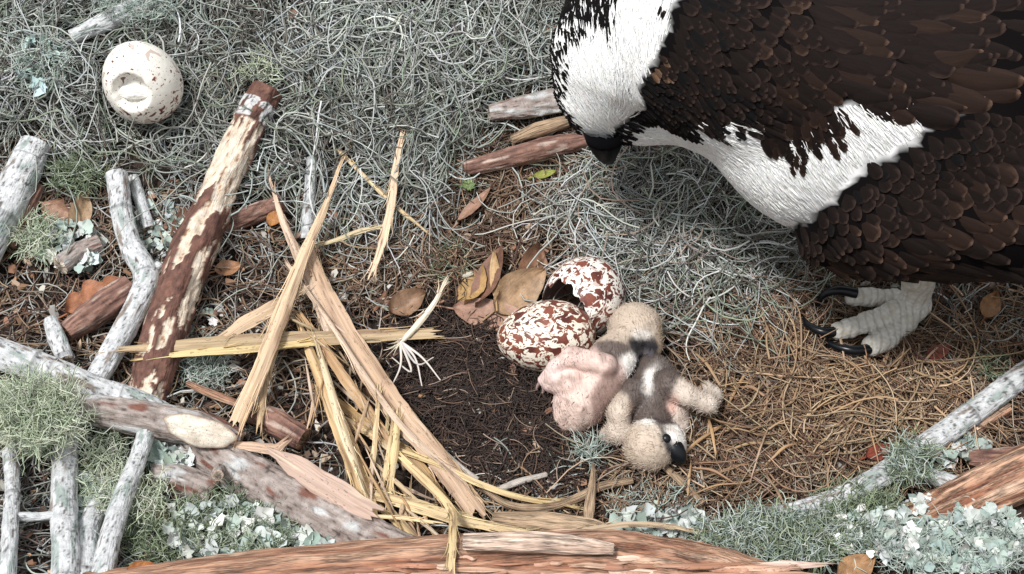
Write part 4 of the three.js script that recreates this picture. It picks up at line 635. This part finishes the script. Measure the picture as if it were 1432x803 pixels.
{ // downy chick lying forward with wings spread and bill to the ground
  const s0 = [at(912, 528, 0.017), 0.0145], s1 = [at(908, 560, 0.018), 0.015], s2 = [at(910, 592, 0.018), 0.0125], nk = [at(914, 612, 0.018), 0.0115], hd = [at(909, 622, 0.026), 0.0146], hf = [at(931, 618, 0.026), 0.0115], fc = [at(944, 626, 0.023), 0.0068];
  const l0 = [at(885, 550, 0.026), 0.0085], l1 = [at(866, 576, 0.027), 0.0066], l2 = [at(866, 603, 0.019), 0.0072], l3 = [at(850, 610, 0.01), 0.0055];
  const r0 = [at(934, 538, 0.032), 0.0088], r1 = [at(962, 553, 0.034), 0.006], r2 = [at(990, 565, 0.028), 0.0056], r3 = [at(999, 552, 0.023), 0.0043], r4 = [at(988, 540, 0.019), 0.003], rl = [at(942, 575, 0.018), 0.0085], rk = [at(948, 592, 0.014), 0.007];
  const bones = [...chain(s1, s0), ...chain(s1, s2, nk, hd, hf, fc), ...chain(l0, l1, l2, l3), ...chain(r0, r1, r2, r3, r4), ...chain(s1, rl, rk), ...chain(s1, l0), ...chain(s1, r0)];
  const P = (x, y, h) => [x, y];
  const paint = [[P(905, 524), P(909, 592), 0.0034, WHITE], [P(886, 522), P(892, 575), 0.0088, GREYB], [P(928, 520), P(922, 575), 0.0072, GREYB], [P(924, 570), P(926, 590), 0.004, DARKD], [P(938, 566), P(946, 562), 0.0045, [0.6, 0.4, 0.34]], [l1[0], l2[0], 0.0085, [0.5, 0.42, 0.35]], [l3[0], l2[0], 0.008, [0.55, 0.47, 0.41]], [P(884, 572), P(890, 588), 0.003, [0.28, 0.17, 0.12]], [r1[0], r2[0], 0.0085, [0.52, 0.445, 0.38]], [r2[0], r3[0], 0.009, [0.54, 0.47, 0.41]], [rl[0], rk[0], 0.008, [0.54, 0.46, 0.4]],
    [P(898, 620), P(906, 642), 0.012, BUFF], [P(900, 604), P(916, 600), 0.006, [0.54, 0.46, 0.38]], [P(920, 594), P(932, 612), 0.0032, SOOT], [P(931, 612), P(936, 628), 0.0034, SOOT], [P(940, 604), P(948, 618), 0.0040, WHITE], [P(922, 634), P(928, 644), 0.004, BUFF], [P(942, 628), P(946, 632), 0.003, SOOT]];
  const t = chick('osprey_chick', 'downy chick with a white back stripe lying forward with wings spread', bones, paint, p => p.distanceTo(hd[0]) < 0.021 ? hd[0].clone().sub(fc[0]) : s0[0].clone().sub(s2[0]), { count: 11000, mottle: 0.5, bare: p => p.distanceTo(fc[0]) < 0.008 ? 0.15 : 1, len: [0.0009, 0.0023] });
  part(t, 'bill', horn([at(938, 622, 0.029), at(946, 632, 0.027), at(951, 641, 0.022), at(949, 648, 0.015)], 0.0066, 0.0012), M.horn);
  const eg = at(931, 614, 0.0355), e = new THREE.SphereGeometry(0.0032, 16, 12); e.translate(eg.x, eg.y, eg.z); part(t, 'eye', e, M.horn);
  for (const [x, y] of [[858, 620], [866, 622], [846, 616]]) part(t, 'claw', horn([l3[0].clone(), at(x, y, 0.009), at(x + 4, y - 4, 0.006)], 0.0013, 0.0004, 6), M.horn);
}
// ---------------------------------------------------------------- the adult osprey
{
  const foot = at(1250, 452, 0); const J = (x, y, h, r) => [lvl(x, y, h), r];
  // skeleton: tail, torso, neck, head; wing from shoulder to wrist and back along the flight feathers
  const tail = J(1850, 190, 0.10, 0.03), rump = J(1640, 150, 0.15, 0.052), mid = J(1420, 110, 0.165, 0.072), chest = J(1220, 128, 0.15, 0.06), crop = J(1140, 186, 0.13, 0.046), belly = J(1250, 205, 0.115, 0.045);
  const nb = J(1070, 92, 0.165, 0.05), nm = J(975, 62, 0.165, 0.043), hb = J(888, 40, 0.155, 0.036), hc = J(858, 88, 0.145, 0.03), hf = J(848, 130, 0.126, 0.0185), hbill = J(846, 158, 0.113, 0.0095), chin = J(905, 160, 0.118, 0.0105), thr = J(1010, 150, 0.125, 0.021);
  const wr = J(1168, 322, 0.098, 0.019), wa = J(1245, 265, 0.13, 0.03), wb = J(1370, 195, 0.165, 0.034), wc = J(1290, 318, 0.107, 0.028), wd = J(1450, 290, 0.125, 0.034), we = J(1650, 320, 0.11, 0.02), wf = J(1230, 300, 0.115, 0.034), wg = J(1420, 270, 0.14, 0.045), wh = J(1206, 342, 0.09, 0.0155), wi = J(1440, 342, 0.1, 0.0165);
  const bones = [...chain(tail, rump, mid, chest, nb, nm, hb, hc, hf, hbill), ...chain(chest, crop, belly), ...chain(crop, thr, chin, hf), ...[...chain(wr, wa, wb), ...chain(wr, wc, wd, we), ...chain(wr, wf, wg), ...chain(wg, mid), ...chain(wr, wh, wi, we), ...chain(wh, wc)].map(b => [...b, 0.006])];
  const f = field(bones, 0.02);
  const hit = (px, py) => { const d = ray(px, py), p = EYE.clone(); let t = 0.2; for (let i = 0; i < 200; i++) { p.copy(EYE).addScaledVector(d, t); const s = f(p); if (s < 0.0004 || t > 2) break; t += s * 0.8; } return p; };
  // plumage regions: a line over the skin, its weight, feather length and width (mm), tone, direction the tips point (right, down)
  const BK = 'black', DB = 'dark', MB = 'mid', WH = 'white', LB = 'light';
  const reg = [
    [[[810, -10], [812, 50]], 16, 17, 3.2, { black: 0.72, white: 0.28 }, [-0.25, -1]],
    [[[840, -20], [846, 50]], 14, 17, 3.2, { black: 0.6, white: 0.4 }, [-0.1, -1]],
    [[[798, 60], [812, 84]], 10, 13, 2.4, { black: 0.35, white: 0.65 }, [-0.3, -1]],
    [[[786, 96], [800, 170]], 5, 10, 1.8, { black: 0.6, white: 0.4 }, [-0.5, -1]],
    [[[845, 110], [842, 165]], 24, 9, 3.6, { white: 1 }, [-0.1, -1]],
    [[[872, 95], [868, 150]], 18, 9, 3.6, { white: 1 }, [0.2, -1]],
    [[[890, 20], [890, 75]], 24, 14, 5.5, { white: 1 }, [0.1, -1]],
    [[[925, -10], [922, 40]], 12, 14, 4, { white: 0.85, dark: 0.15 }, [0.3, -1]],
    [[[868, 180], [895, 158]], 6, 9, 1.8, { black: 1 }, [1, 0.0]],
    [[[915, 130], [930, 160]], 22, 13, 3.5, { black: 0.8, dark: 0.2 }, [1, 0.12]],
    [[[905, 92], [920, 90]], 7, 10, 4, { mid: 0.6, light: 0.4 }, [0.8, 0.4]],
    [[[960, 30], [960, 130]], 28, 17, 7, { dark: 0.8, black: 0.2 }, [0.7, 0.8]],
    [[[1010, 130], [1050, 140]], 18, 18, 7, { dark: 0.7, black: 0.3 }, [0.9, 0.5]],
    [[[890, 186], [960, 190]], 8, 11, 3.2, { white: 1 }, [1, 0.08]],
    [[[980, 192], [1060, 205]], 16, 13, 5, { white: 1 }, [1, 0.2]],
    [[[1060, 60], [1080, 110]], 38, 21, 10, { dark: 0.85, mid: 0.15 }, [0.8, 0.7]],
    [[[1080, 150], [1104, 172]], 12, 20, 7, { dark: 0.5, mid: 0.5 }, [0.15, 1]],
    [[[1125, 145], [1160, 152]], 14, 22, 8, { mid: 0.6, dark: 0.4 }, [0.3, 1]],
    [[[1062, 225], [1100, 262]], 10, 12, 4, { white: 1 }, [0.4, 1]],
    [[[1110, 258], [1185, 212]], 30, 13, 7, { white: 1 }, [0.5, 1]],
    [[[1185, 180], [1296, 166]], 22, 13, 7, { white: 1 }, [0.6, 0.8]],
    [[[1180, 118], [1250, 140]], 24, 27, 14, { dark: 0.7, mid: 0.3 }, [1, 0.35]],
    [[[1290, 115], [1350, 105]], 24, 40, 21, { mid: 0.8, dark: 0.2 }, [1, 0.12]],
    [[[1180, 20], [1300, 40]], 44, 32, 15, { dark: 0.85, mid: 0.15 }, [1, 0.45]],
    [[[1390, 50], [1480, 90]], 44, 44, 24, { dark: 0.7, mid: 0.3 }, [1, 0.2]],
    [[[1296, 156], [1332, 149]], 6, 10, 5, { white: 1 }, [1, -0.2]],
    [[[1125, 312], [1380, 168]], 17, 13, 8.5, { dark: 0.9, black: 0.1 }, [0.75, 0.65]],
    [[[1160, 330], [1420, 215]], 22, 17, 11, { dark: 0.85, mid: 0.15 }, [0.85, 0.55]],
    [[[1170, 365], [1340, 300]], 24, 26, 14, { dark: 0.6, mid: 0.4 }, [1, 0.45]],
    [[[1250, 380], [1440, 330]], 30, 46, 17, { dark: 0.6, mid: 0.4 }, [1, 0.4]],
    [[[1130, 372], [1210, 402]], 14, 16, 10, { dark: 1 }, [0.9, 0.4]],
    [[[1240, 404], [1440, 408]], 8, 60, 15, { dark: 1 }, [1, 0.03]],
    [[[1650, 130], [1900, 200]], 60, 50, 24, { dark: 0.8, mid: 0.2 }, [1, 0.2]],
  ].map(([px, w, L, W, tone, fl], i) => { const a = hit(...px[0]), b = hit(...px[1]); return { wing: i >= 26 && i <= 31, a, b, w: w / 2200, L: L / 1000, W: W / 1000, tone, flow: RIGHT.clone().multiplyScalar(fl[0]).addScaledVector(DOWN, fl[1]).normalize() }; });
  const fW = field(bones.filter(b => b[4]), 0.009), fB = field(bones.filter(b => !b[4]), 0.02);
  const inR = p => { let best = null, bd = 9; const w = p.x < 0.33 && fW(p) < fB(p) + 0.0015; for (const r of reg) { if (p.x < 0.33 && r.wing !== w) continue; const d = segd(p, r.a, r.b, 0, 0) - r.w; if (d < bd) { bd = d; best = r; } } return best; };
  const TONE = { black: [0.004, 0.0032, 0.0034], dark: [0.0105, 0.0058, 0.005], mid: [0.024, 0.0125, 0.009], light: [0.16, 0.09, 0.055], white: [0.86, 0.86, 0.86] };
  const main = r => Object.entries(r.tone).sort((x, y) => y[1] - x[1])[0][0];
  const fray = p => V(p.x + 0.0045 * N(p.x * 190, p.y * 190, p.z * 190), p.y + 0.0045 * N(p.y * 190, p.z * 190, p.x * 190), p.z + 0.0045 * N(p.z * 190, p.x * 190, p.y * 190));
  const t = thing('osprey', 'adult dark brown and white osprey bending its head down over the nest', 'bird', foot);
  // legs and feet, with the toes laid on the grass
  const G = (x, y, h, r) => [at(x, y, h / 1000), r / 1000];
  const ank = G(1280, 426, 18, 9), legT = [lvl(1300, 330, 0.09), 0.012], legM = G(1284, 398, 36, 9.5);
  const t1 = [ank, G(1248, 438, 20, 7), G(1212, 451, 19, 6.2), G(1188, 459, 18, 5.8), G(1172, 463, 17.5, 5.6)], t2 = [ank, G(1264, 452, 15, 7.5), G(1240, 473, 14.5, 7.2), G(1220, 484, 14.5, 6.8)], t3 = [ank, G(1250, 418, 14, 6), G(1218, 416, 16, 5.8), G(1194, 415, 17, 6)];
  const fb = [...chain(legT, legM, ank), ...chain(...t1), ...chain(...t2), ...chain(...t3)], ffr = field(fb, 0.0028);
  const fScale = p => 0.00045 * N(p.x * 520, p.y * 520, p.z * 520) + 0.0005 * Math.pow(Math.abs(Math.sin(p.x * 620 + 1.3 * N(p.x * 60, p.y * 60, p.z * 60) * 2)), 14);
  const ff = p => ffr(p) + fScale(p);
  const bodyG = skinMesh(f, bones, 0.0036, p => { const s = [0, 0, 0]; for (let q = 0; q < 7; q++) { const mt = main(inR(fray(V(p.x + R(-0.002, 0.002), p.y + R(-0.002, 0.002), p.z + R(-0.002, 0.002))))), c = mt === 'white' ? TONE.white : TONE.black; s[0] += c[0] / 7; s[1] += c[1] / 7; s[2] += c[2] / 7; } return s; });
  const footG = skinMesh(ff, fb, 0.0009, p => { const k = clamp(0.5 + fScale(p) * 1100, 0, 1), q = fbm(p.x * 120, p.y * 120, p.z * 120, 3); return mixc(mixc([0.36, 0.34, 0.29], [0.76, 0.75, 0.71], 1 - k * 0.8), [0.45, 0.4, 0.3], clamp(q * 1.5, 0, 0.6)); });
  for (const b of fb) cover(V(b[0].x, b[0].y - b[2], b[0].z), V(b[1].x, b[1].y - b[3], b[1].z), 0.009);
  const draw = sampler(bodyG);
  part(t, 'body', mergeGeometries([bodyG, footG]), M.plume);
  for (const pts of [[G(1178, 463, 18, 0), G(1150, 464, 19, 0), G(1130, 454, 16, 0), G(1121, 440, 9, 0)], [G(1222, 487, 15, 0), G(1192, 490, 17, 0), G(1166, 483, 15, 0), G(1146, 470, 9, 0)], [G(1198, 410, 23, 0), G(1170, 406, 24, 0), G(1150, 414, 19, 0), G(1142, 434, 9, 0)]]) { for (let i = 1; i < pts.length; i++) cover(pts[i - 1][0], pts[i][0], 0.004); part(t, 'talon', horn(pts.map(p => p[0]), 0.0036, 0.0006), M.horn); }
  // hooked bill with its cere
  const bp = (x, y, h) => lvl(x, y, h);
  part(t, 'cere', horn([bp(846, 160, 0.118), bp(847, 178, 0.11), bp(847, 190, 0.105)], 0.0125, 0.0118, 18), new THREE.MeshStandardMaterial({ color: new THREE.Color().setRGB(0.012, 0.013, 0.016), roughness: 0.6 }));
  part(t, 'bill', horn([bp(846, 176, 0.116), bp(846, 190, 0.109), bp(847, 203, 0.1), bp(849, 216, 0.088), bp(855, 226, 0.073)], 0.014, 0.0012, 18, 1.15), M.beak = new THREE.MeshPhysicalMaterial({ color: new THREE.Color().setRGB(0.004, 0.0045, 0.006), roughness: 0.3, specularIntensity: 0.14 }));
  // feathers
  const shapes = [0, 1, 2].map(v => ({ notch: [0.0, 0.12, 0.2][v], tip: [0.55, 0.42, 0.7][v], bend: 0.1 }));
  const FG = {};
  function featherGeo(tone, v, small) { // unit feather: root at the origin, tip at y = 1, width 1
    const key = tone + v + (small ? 's' : ''); if (FG[key]) return FG[key]; const s = shapes[v], A = small ? 6 : 9, B = small ? 4 : 6, P = [], C = [], UV = [], I = [], c0 = TONE[tone];
    const fringe = { black: [0.03, 0.022, 0.02], dark: [0.1, 0.062, 0.048], mid: [0.19, 0.115, 0.08], light: [0.34, 0.24, 0.17], white: [0.88, 0.88, 0.88] }[tone];
    for (let i = 0; i <= A; i++) for (let k = 0; k <= B; k++) {
      const y = (small ? [0, 0.3, 0.55, 0.75, 0.89, 0.96, 1] : [0, 0.2, 0.4, 0.55, 0.68, 0.79, 0.87, 0.93, 0.975, 1])[i], u = k / B * 2 - 1; let w = 0.5 * Math.pow(Math.min(1, y / 0.45), 0.6) * (y > s.tip ? Math.sqrt(Math.max(0.0, 1 - Math.pow((y - s.tip) / (1.0 - s.tip), 2))) : 1); w = Math.max(w, 0.04);
      const yy = y - (y > 0.7 ? s.notch * 0.25 * Math.abs(Math.sin(u * 5 + v * 2)) * (y - 0.7) : 0); P.push(u * w, yy, -0.3 * u * u - s.bend * 2.2 * y * y + (Math.abs(u) < 0.1 ? 0.02 : 0)); UV.push(u * 0.5 + 0.5, y * 0.97);
      const e = Math.max(ss(y, 0.93, 0.99), y > 0.62 ? ss(Math.abs(u), 0.8, 1) * 0.45 : 0) * (0.5 + 0.5 * hash2(i, k, v + 3)), sh = Math.abs(u) < 0.1 ? 0.8 : 1, b = 0.85 + 0.3 * hash2(k, v, 5); C.push(...mul(mixc(c0, fringe, e), sh * b));
      if (i < A && k < B) { const q = i * (B + 1) + k; I.push(q, q + 1, q + B + 1, q + 1, q + B + 2, q + B + 1); }
    }
    return FG[key] = geom(P, null, C, UV, I);
  }
  const hair = new Strands(), list = [], cells = new Map(), cs = 0.012, key = (i, j, k) => i + ',' + j + ',' + k;
  for (let n = 0; n < 140000; n++) {
    const p = draw(); if (p.x > 0.62) continue; const r = inR(fray(p)), gap = Math.min(0.0095, Math.max(r.W * (r.W > 0.0125 ? 0.43 : 0.44), 0.0014)), ci = Math.floor(p.x / cs), cj = Math.floor(p.y / cs), ck = Math.floor(p.z / cs); let ok = true; const rr = Math.ceil(gap / cs);
    for (let a = -rr; a <= rr && ok; a++) for (let b = -rr; b <= rr && ok; b++) for (let c = -rr; c <= rr && ok; c++) { const q = cells.get(key(ci + a, cj + b, ck + c)); if (q) for (const s of q) if (s.distanceToSquared(p) < gap * gap) { ok = false; break; } }
    if (!ok) continue; const kk = key(ci, cj, ck); if (!cells.has(kk)) cells.set(kk, []); cells.get(kk).push(p);
    let q = rnd(), tone = main(r); for (const [tn, w] of Object.entries(r.tone)) { if (q < w) { tone = tn; break; } q -= w; }
    const nr = grad(f, p, 0.002), fl = r.flow.clone().addScaledVector(nr, -r.flow.dot(nr)); if (fl.lengthSq() < 0.02) fl.set(0.7, -0.3, 0.2).addScaledVector(nr, -V(0.7, -0.3, 0.2).dot(nr)); fl.normalize();
    fl.applyAxisAngle(nr, gauss() * 0.13); const L = r.L * R(0.85, 1.2), W = r.W * R(0.85, 1.15), bnd = shapes[0].bend * 0.66 * L, want = (tone === 'white' ? 0.0005 : 0.002) + (tone === 'white' ? 0.0004 : 0.0014) * rnd(); let tl = 0; { let lo = -0.9, hi = 1.0; for (let q = 0; q < 9; q++) { tl = (lo + hi) / 2; const tp = p.clone().addScaledVector(fl, L * Math.cos(tl) + bnd * Math.sin(tl)).addScaledVector(nr, L * Math.sin(tl) - bnd * Math.cos(tl)); f(tp) < want ? lo = tl : hi = tl; } tl = Math.max(tl, -0.25); const mp = p.clone().addScaledVector(fl, L * 0.5 * Math.cos(tl)).addScaledVector(nr, L * 0.5 * Math.sin(tl)), fm = f(mp); if (fm < 0.0008) tl += (0.0014 - fm) / (L * 0.5); }
    if (tone === 'white') { for (let h = 0; h < 5; h++) { const q = p.clone().add(V(gauss() * 0.0016, gauss() * 0.0016, gauss() * 0.0016)), n = grad(f, q, 0.002); q.addScaledVector(n, -f(q)); const d = r.flow.clone().addScaledVector(n, -r.flow.dot(n)).normalize().applyAxisAngle(n, gauss() * 0.14), hl = R(0.006, 0.011) * (r.W < 0.0034 ? 0.8 : 1), m = q.clone().addScaledVector(d, hl * 0.5), e = q.clone().addScaledVector(d, hl); m.addScaledVector(n, 0.0004 + rnd() * 0.0005 - f(m)); e.addScaledVector(n, 0.0003 + rnd() * 0.0009 - f(e)); if (fW(e) < 0.003) continue; hair.add([q, m, e], R(0.00036, 0.0006), 0.00012, jit([0.84, 0.84, 0.84], 0.02)); } continue; }
    if (tone === 'white' && fW(p.clone().addScaledVector(fl, L * 0.9)) < 0.0045) continue;
    const y = fl.clone().multiplyScalar(Math.cos(tl)).addScaledVector(nr, Math.sin(tl)), x = y.clone().cross(nr).normalize(), z = x.clone().cross(y);
    const m = new THREE.Matrix4().makeBasis(x.multiplyScalar(W), y.multiplyScalar(L), z.multiplyScalar(L * 0.3)); m.setPosition(p.x - nr.x * 0.0008 - foot.x, p.y - nr.y * 0.0008 - foot.y, p.z - nr.z * 0.0008 - foot.z);
    const face = nr.dot(EYE.clone().sub(p).normalize()); list.push({ m, tone, v: Math.floor(rnd() * 3), size: L * W * Math.max(0.01, face) * (p.x < 0.36 && p.z > -0.3 ? 1 : 0.01), y: p });
  }
  list.sort((a, b) => b.size - a.size);
  { const g = hair.geo(); g.translate(-foot.x, -foot.y, -foot.z); const q = new THREE.Mesh(g, M.down); q.name = 'white_plumage'; q.castShadow = q.receiveShadow = true; q.userData.kind = 'stuff'; t.add(q); }
  const rest = {};
  list.forEach((o, i) => {
    if (i < 300) { const q = new THREE.Mesh(featherGeo(o.tone, o.v), M.feather); q.name = 'feather'; q.castShadow = q.receiveShadow = true; q.applyMatrix4(o.m); t.add(q); }
    else { const g = featherGeo(o.tone, o.v, true).clone().applyMatrix4(o.m); (rest['dark_plumage'] ||= []).push(g); }
  });
  for (const [n, gs] of Object.entries(rest)) { const q = new THREE.Mesh(mergeGeometries(gs), M.feather); q.name = n; q.castShadow = q.receiveShadow = true; q.userData.kind = 'stuff'; t.add(q); }
}
// ---------------------------------------------------------------- moss, grass and fibre, laid round the things above
mossBed('tangled grey moss bed around and behind the white eggshell', null, [[-90, -110], [480, -110], [470, 120], [440, 300], [330, 330], [200, 250], [90, 215], [-90, 240]], 4900, GREY, { wave: 0.0035, depth: 0.028 });
mossBed('tangled grey green moss bed behind the upright straw blades', null, [[440, -110], [850, -110], [850, 150], [700, 160], [650, 250], [640, 320], [560, 330], [400, 310], [430, 200]], 4000, GREY, { wave: 0.0035, depth: 0.028 });
mossBed('loose grey moss patch under the adult bird behind the broken spotted shell', null, [[820, 190], [1000, 200], [1150, 250], [1160, 340], [1080, 380], [1000, 440], [915, 430], [880, 370], [800, 350], [830, 290]], 2400, GREY.concat([[0.30, 0.24, 0.2], [0.5, 0.5, 0.48]]), { curl: 40, len: [0.04, 0.12], depth: 0.022 });
mossBed('brown and grey thin fibres between the moss and the spotted eggs', null, [[560, 310], [650, 240], [690, 210], [860, 200], [880, 260], [820, 350], [870, 380], [760, 380], [600, 400], [560, 460], [450, 380], [470, 320]], 1500, BROWN.concat(BROWN, [[0.36, 0.33, 0.28]]), { r: [0.00035, 0.0007], curl: 60, len: [0.02, 0.08], depth: 0.01, name: 'brown_fibre', cat: 'fibre' });
mossBed('dark brown grey wiry litter between the branches of the nest edge', null, [[-90, 230], [120, 240], [350, 300], [480, 340], [560, 480], [420, 640], [330, 620], [220, 600], [-90, 640]], 1500, BROWN.concat([[0.3, 0.29, 0.27], [0.36, 0.36, 0.34], [0.08, 0.06, 0.05]]), { r: [0.00035, 0.00075], curl: 60, len: [0.02, 0.08], depth: 0.008, n: 10, name: 'wiry_litter', cat: 'litter' });
mossBed('bluish grey wiry moss hanging in the gaps of the nest corner', null, [[-90, 600], [250, 600], [420, 660], [560, 800], [560, 880], [-90, 880]], 1100, [[0.3, 0.32, 0.31], [0.2, 0.22, 0.2], [0.38, 0.4, 0.36], [0.12, 0.1, 0.09]], { r: [0.0003, 0.0007], curl: 70, len: [0.02, 0.07], depth: 0.008, n: 10, name: 'wiry_litter', cat: 'litter' });
mossBed('dry brown grass lining the nest cup beside the chicks and foot', null, [[900, 430], [1010, 430], [1110, 370], [1250, 430], [1540, 400], [1540, 500], [1440, 520], [1190, 690], [1120, 705], [900, 715], [840, 690], [950, 650], [1000, 560], [940, 470]], 6000, BROWN.concat(STRAW, [[0.3, 0.25, 0.19]]), { r: [0.00026, 0.00062], curl: 34, len: [0.02, 0.08], depth: 0.015, wave: 0.002, n: 9, name: 'dry_grass', cat: 'grass', dirs: (x, z) => Math.atan2(z - 0.12, x - 0.12) + Math.PI / 2 });
mossBed('golden dry grass arched in a swirl between the chicks and lichen branch', null, [[1050, 520], [1180, 500], [1330, 540], [1300, 600], [1150, 640], [1020, 620]], 620, [[0.38, 0.26, 0.155], [0.30, 0.2, 0.115], [0.48, 0.36, 0.24]], { r: [0.0004, 0.0008], curl: 22, len: [0.04, 0.09], depth: 0.019, n: 12, name: 'dry_grass', cat: 'grass', dirs: (x, z) => { const c = at(1160, 640); return Math.atan2(z - c.z, x - c.x) + Math.PI / 2; } });
mossBed('pale grey grass under the adult wing behind the foot', null, [[1290, 420], [1540, 410], [1540, 500], [1400, 510], [1290, 500]], 500, GREY.concat(STRAW), { curl: 40, len: [0.03, 0.08], depth: 0.014, name: 'dry_grass', cat: 'grass', n: 12 });
mossBed('mixed brown grass and roots between the dark mound and front log', null, [[600, 660], [700, 670], [830, 640], [960, 650], [960, 720], [860, 760], [640, 760]], 800, STRAW.concat(BROWN, GREY), { r: [0.0003, 0.0008], curl: 40, len: [0.02, 0.06], depth: 0.008, name: 'dry_grass', cat: 'grass', n: 11 });
{ // mound of dark rotted fibre in the cup
  const S = new Strands(), g = region([[560, 470], [640, 440], [700, 470], [740, 530], [800, 590], [850, 600], [890, 650], [870, 690], [720, 690], [640, 660], [590, 590], [555, 520]]);
  const pal = [[0.021, 0.012, 0.0095], [0.03, 0.017, 0.0125], [0.045, 0.025, 0.018], [0.014, 0.009, 0.0075], [0.07, 0.042, 0.03]];
  for (let i = 0; i < 8000; i++) { const [x, z] = g.spot(0.006), c = jit(pick(pal)); S.add(wander(x, z, R(0.008, 0.024), 5, 90, 0.009 * rnd(), 0.0012), R(0.0003, 0.0006), 0.0002, c); }
  for (let i = 0; i < 70; i++) { const [x, z] = g.spot(0.006); S.add(wander(x, z, R(0.006, 0.03), 7, 60, 0.0095, 0.001), 0.0004, 0.0002, jit(pick([[0.3, 0.22, 0.17], [0.16, 0.1, 0.07]]))); }
  solo('dark_fibre_mound', 'mound of dark brown rotted fibre in the nest cup beside the eggs', 'fibre', S.geo(), M.strand, V(0, 0, 0), null, 'stuff');
}
{ // crumbs of bark and leaf
  const P = [], C = [], I = []; let n = 0;
  const areas = [[region([[-60, 230], [560, 330], [600, 480], [560, 800], [-60, 830]]), 900], [region([[560, 330], [1000, 200], [1450, 400], [1300, 680], [700, 720]]), 700]];
  for (const [g, c] of areas) for (let i = 0; i < c; i++) {
    const [x, z] = g.spot(0.01), y = T(x, z) + R(0.001, 0.009), L = R(0.002, 0.008), W = L * R(0.3, 0.8), a = rnd() * 6.28, tx = gauss() * 0.35, tz = gauss() * 0.35, col = jit(pick([[0.2, 0.1, 0.06], [0.3, 0.17, 0.1], [0.1, 0.06, 0.045], [0.42, 0.4, 0.36], [0.38, 0.28, 0.2]]));
    const ca = Math.cos(a), sa = Math.sin(a), K = 6;
    for (const h of [0.0006, -0.0006]) for (let k = 0; k < K; k++) { const th = k / K * 6.283, q = 1 + 0.3 * gauss(), u = Math.cos(th) * L * 0.5 * q, v = Math.sin(th) * W * 0.5 * q; const X = u * ca - v * sa, Z = u * sa + v * ca; P.push(x + X, y + h + X * tx + Z * tz, z + Z); C.push(...col); }
    for (let k = 1; k < K - 1; k++) { I.push(n, n + k + 1, n + k, n + K, n + K + k, n + K + k + 1); }
    for (let k = 0; k < K; k++) { const k2 = (k + 1) % K; I.push(n + k, n + k2, n + K + k, n + k2, n + K + k2, n + K + k); } n += 2 * K;
  }
  const g = geom(P, null, C, null, I).toNonIndexed(); g.computeVertexNormals();
  solo('bark_crumbs', 'scattered small brown and grey crumbs of bark and leaf', 'litter', g, M.strand, V(0, 0, 0), null, 'stuff');
}
renderer.render(scene, camera);
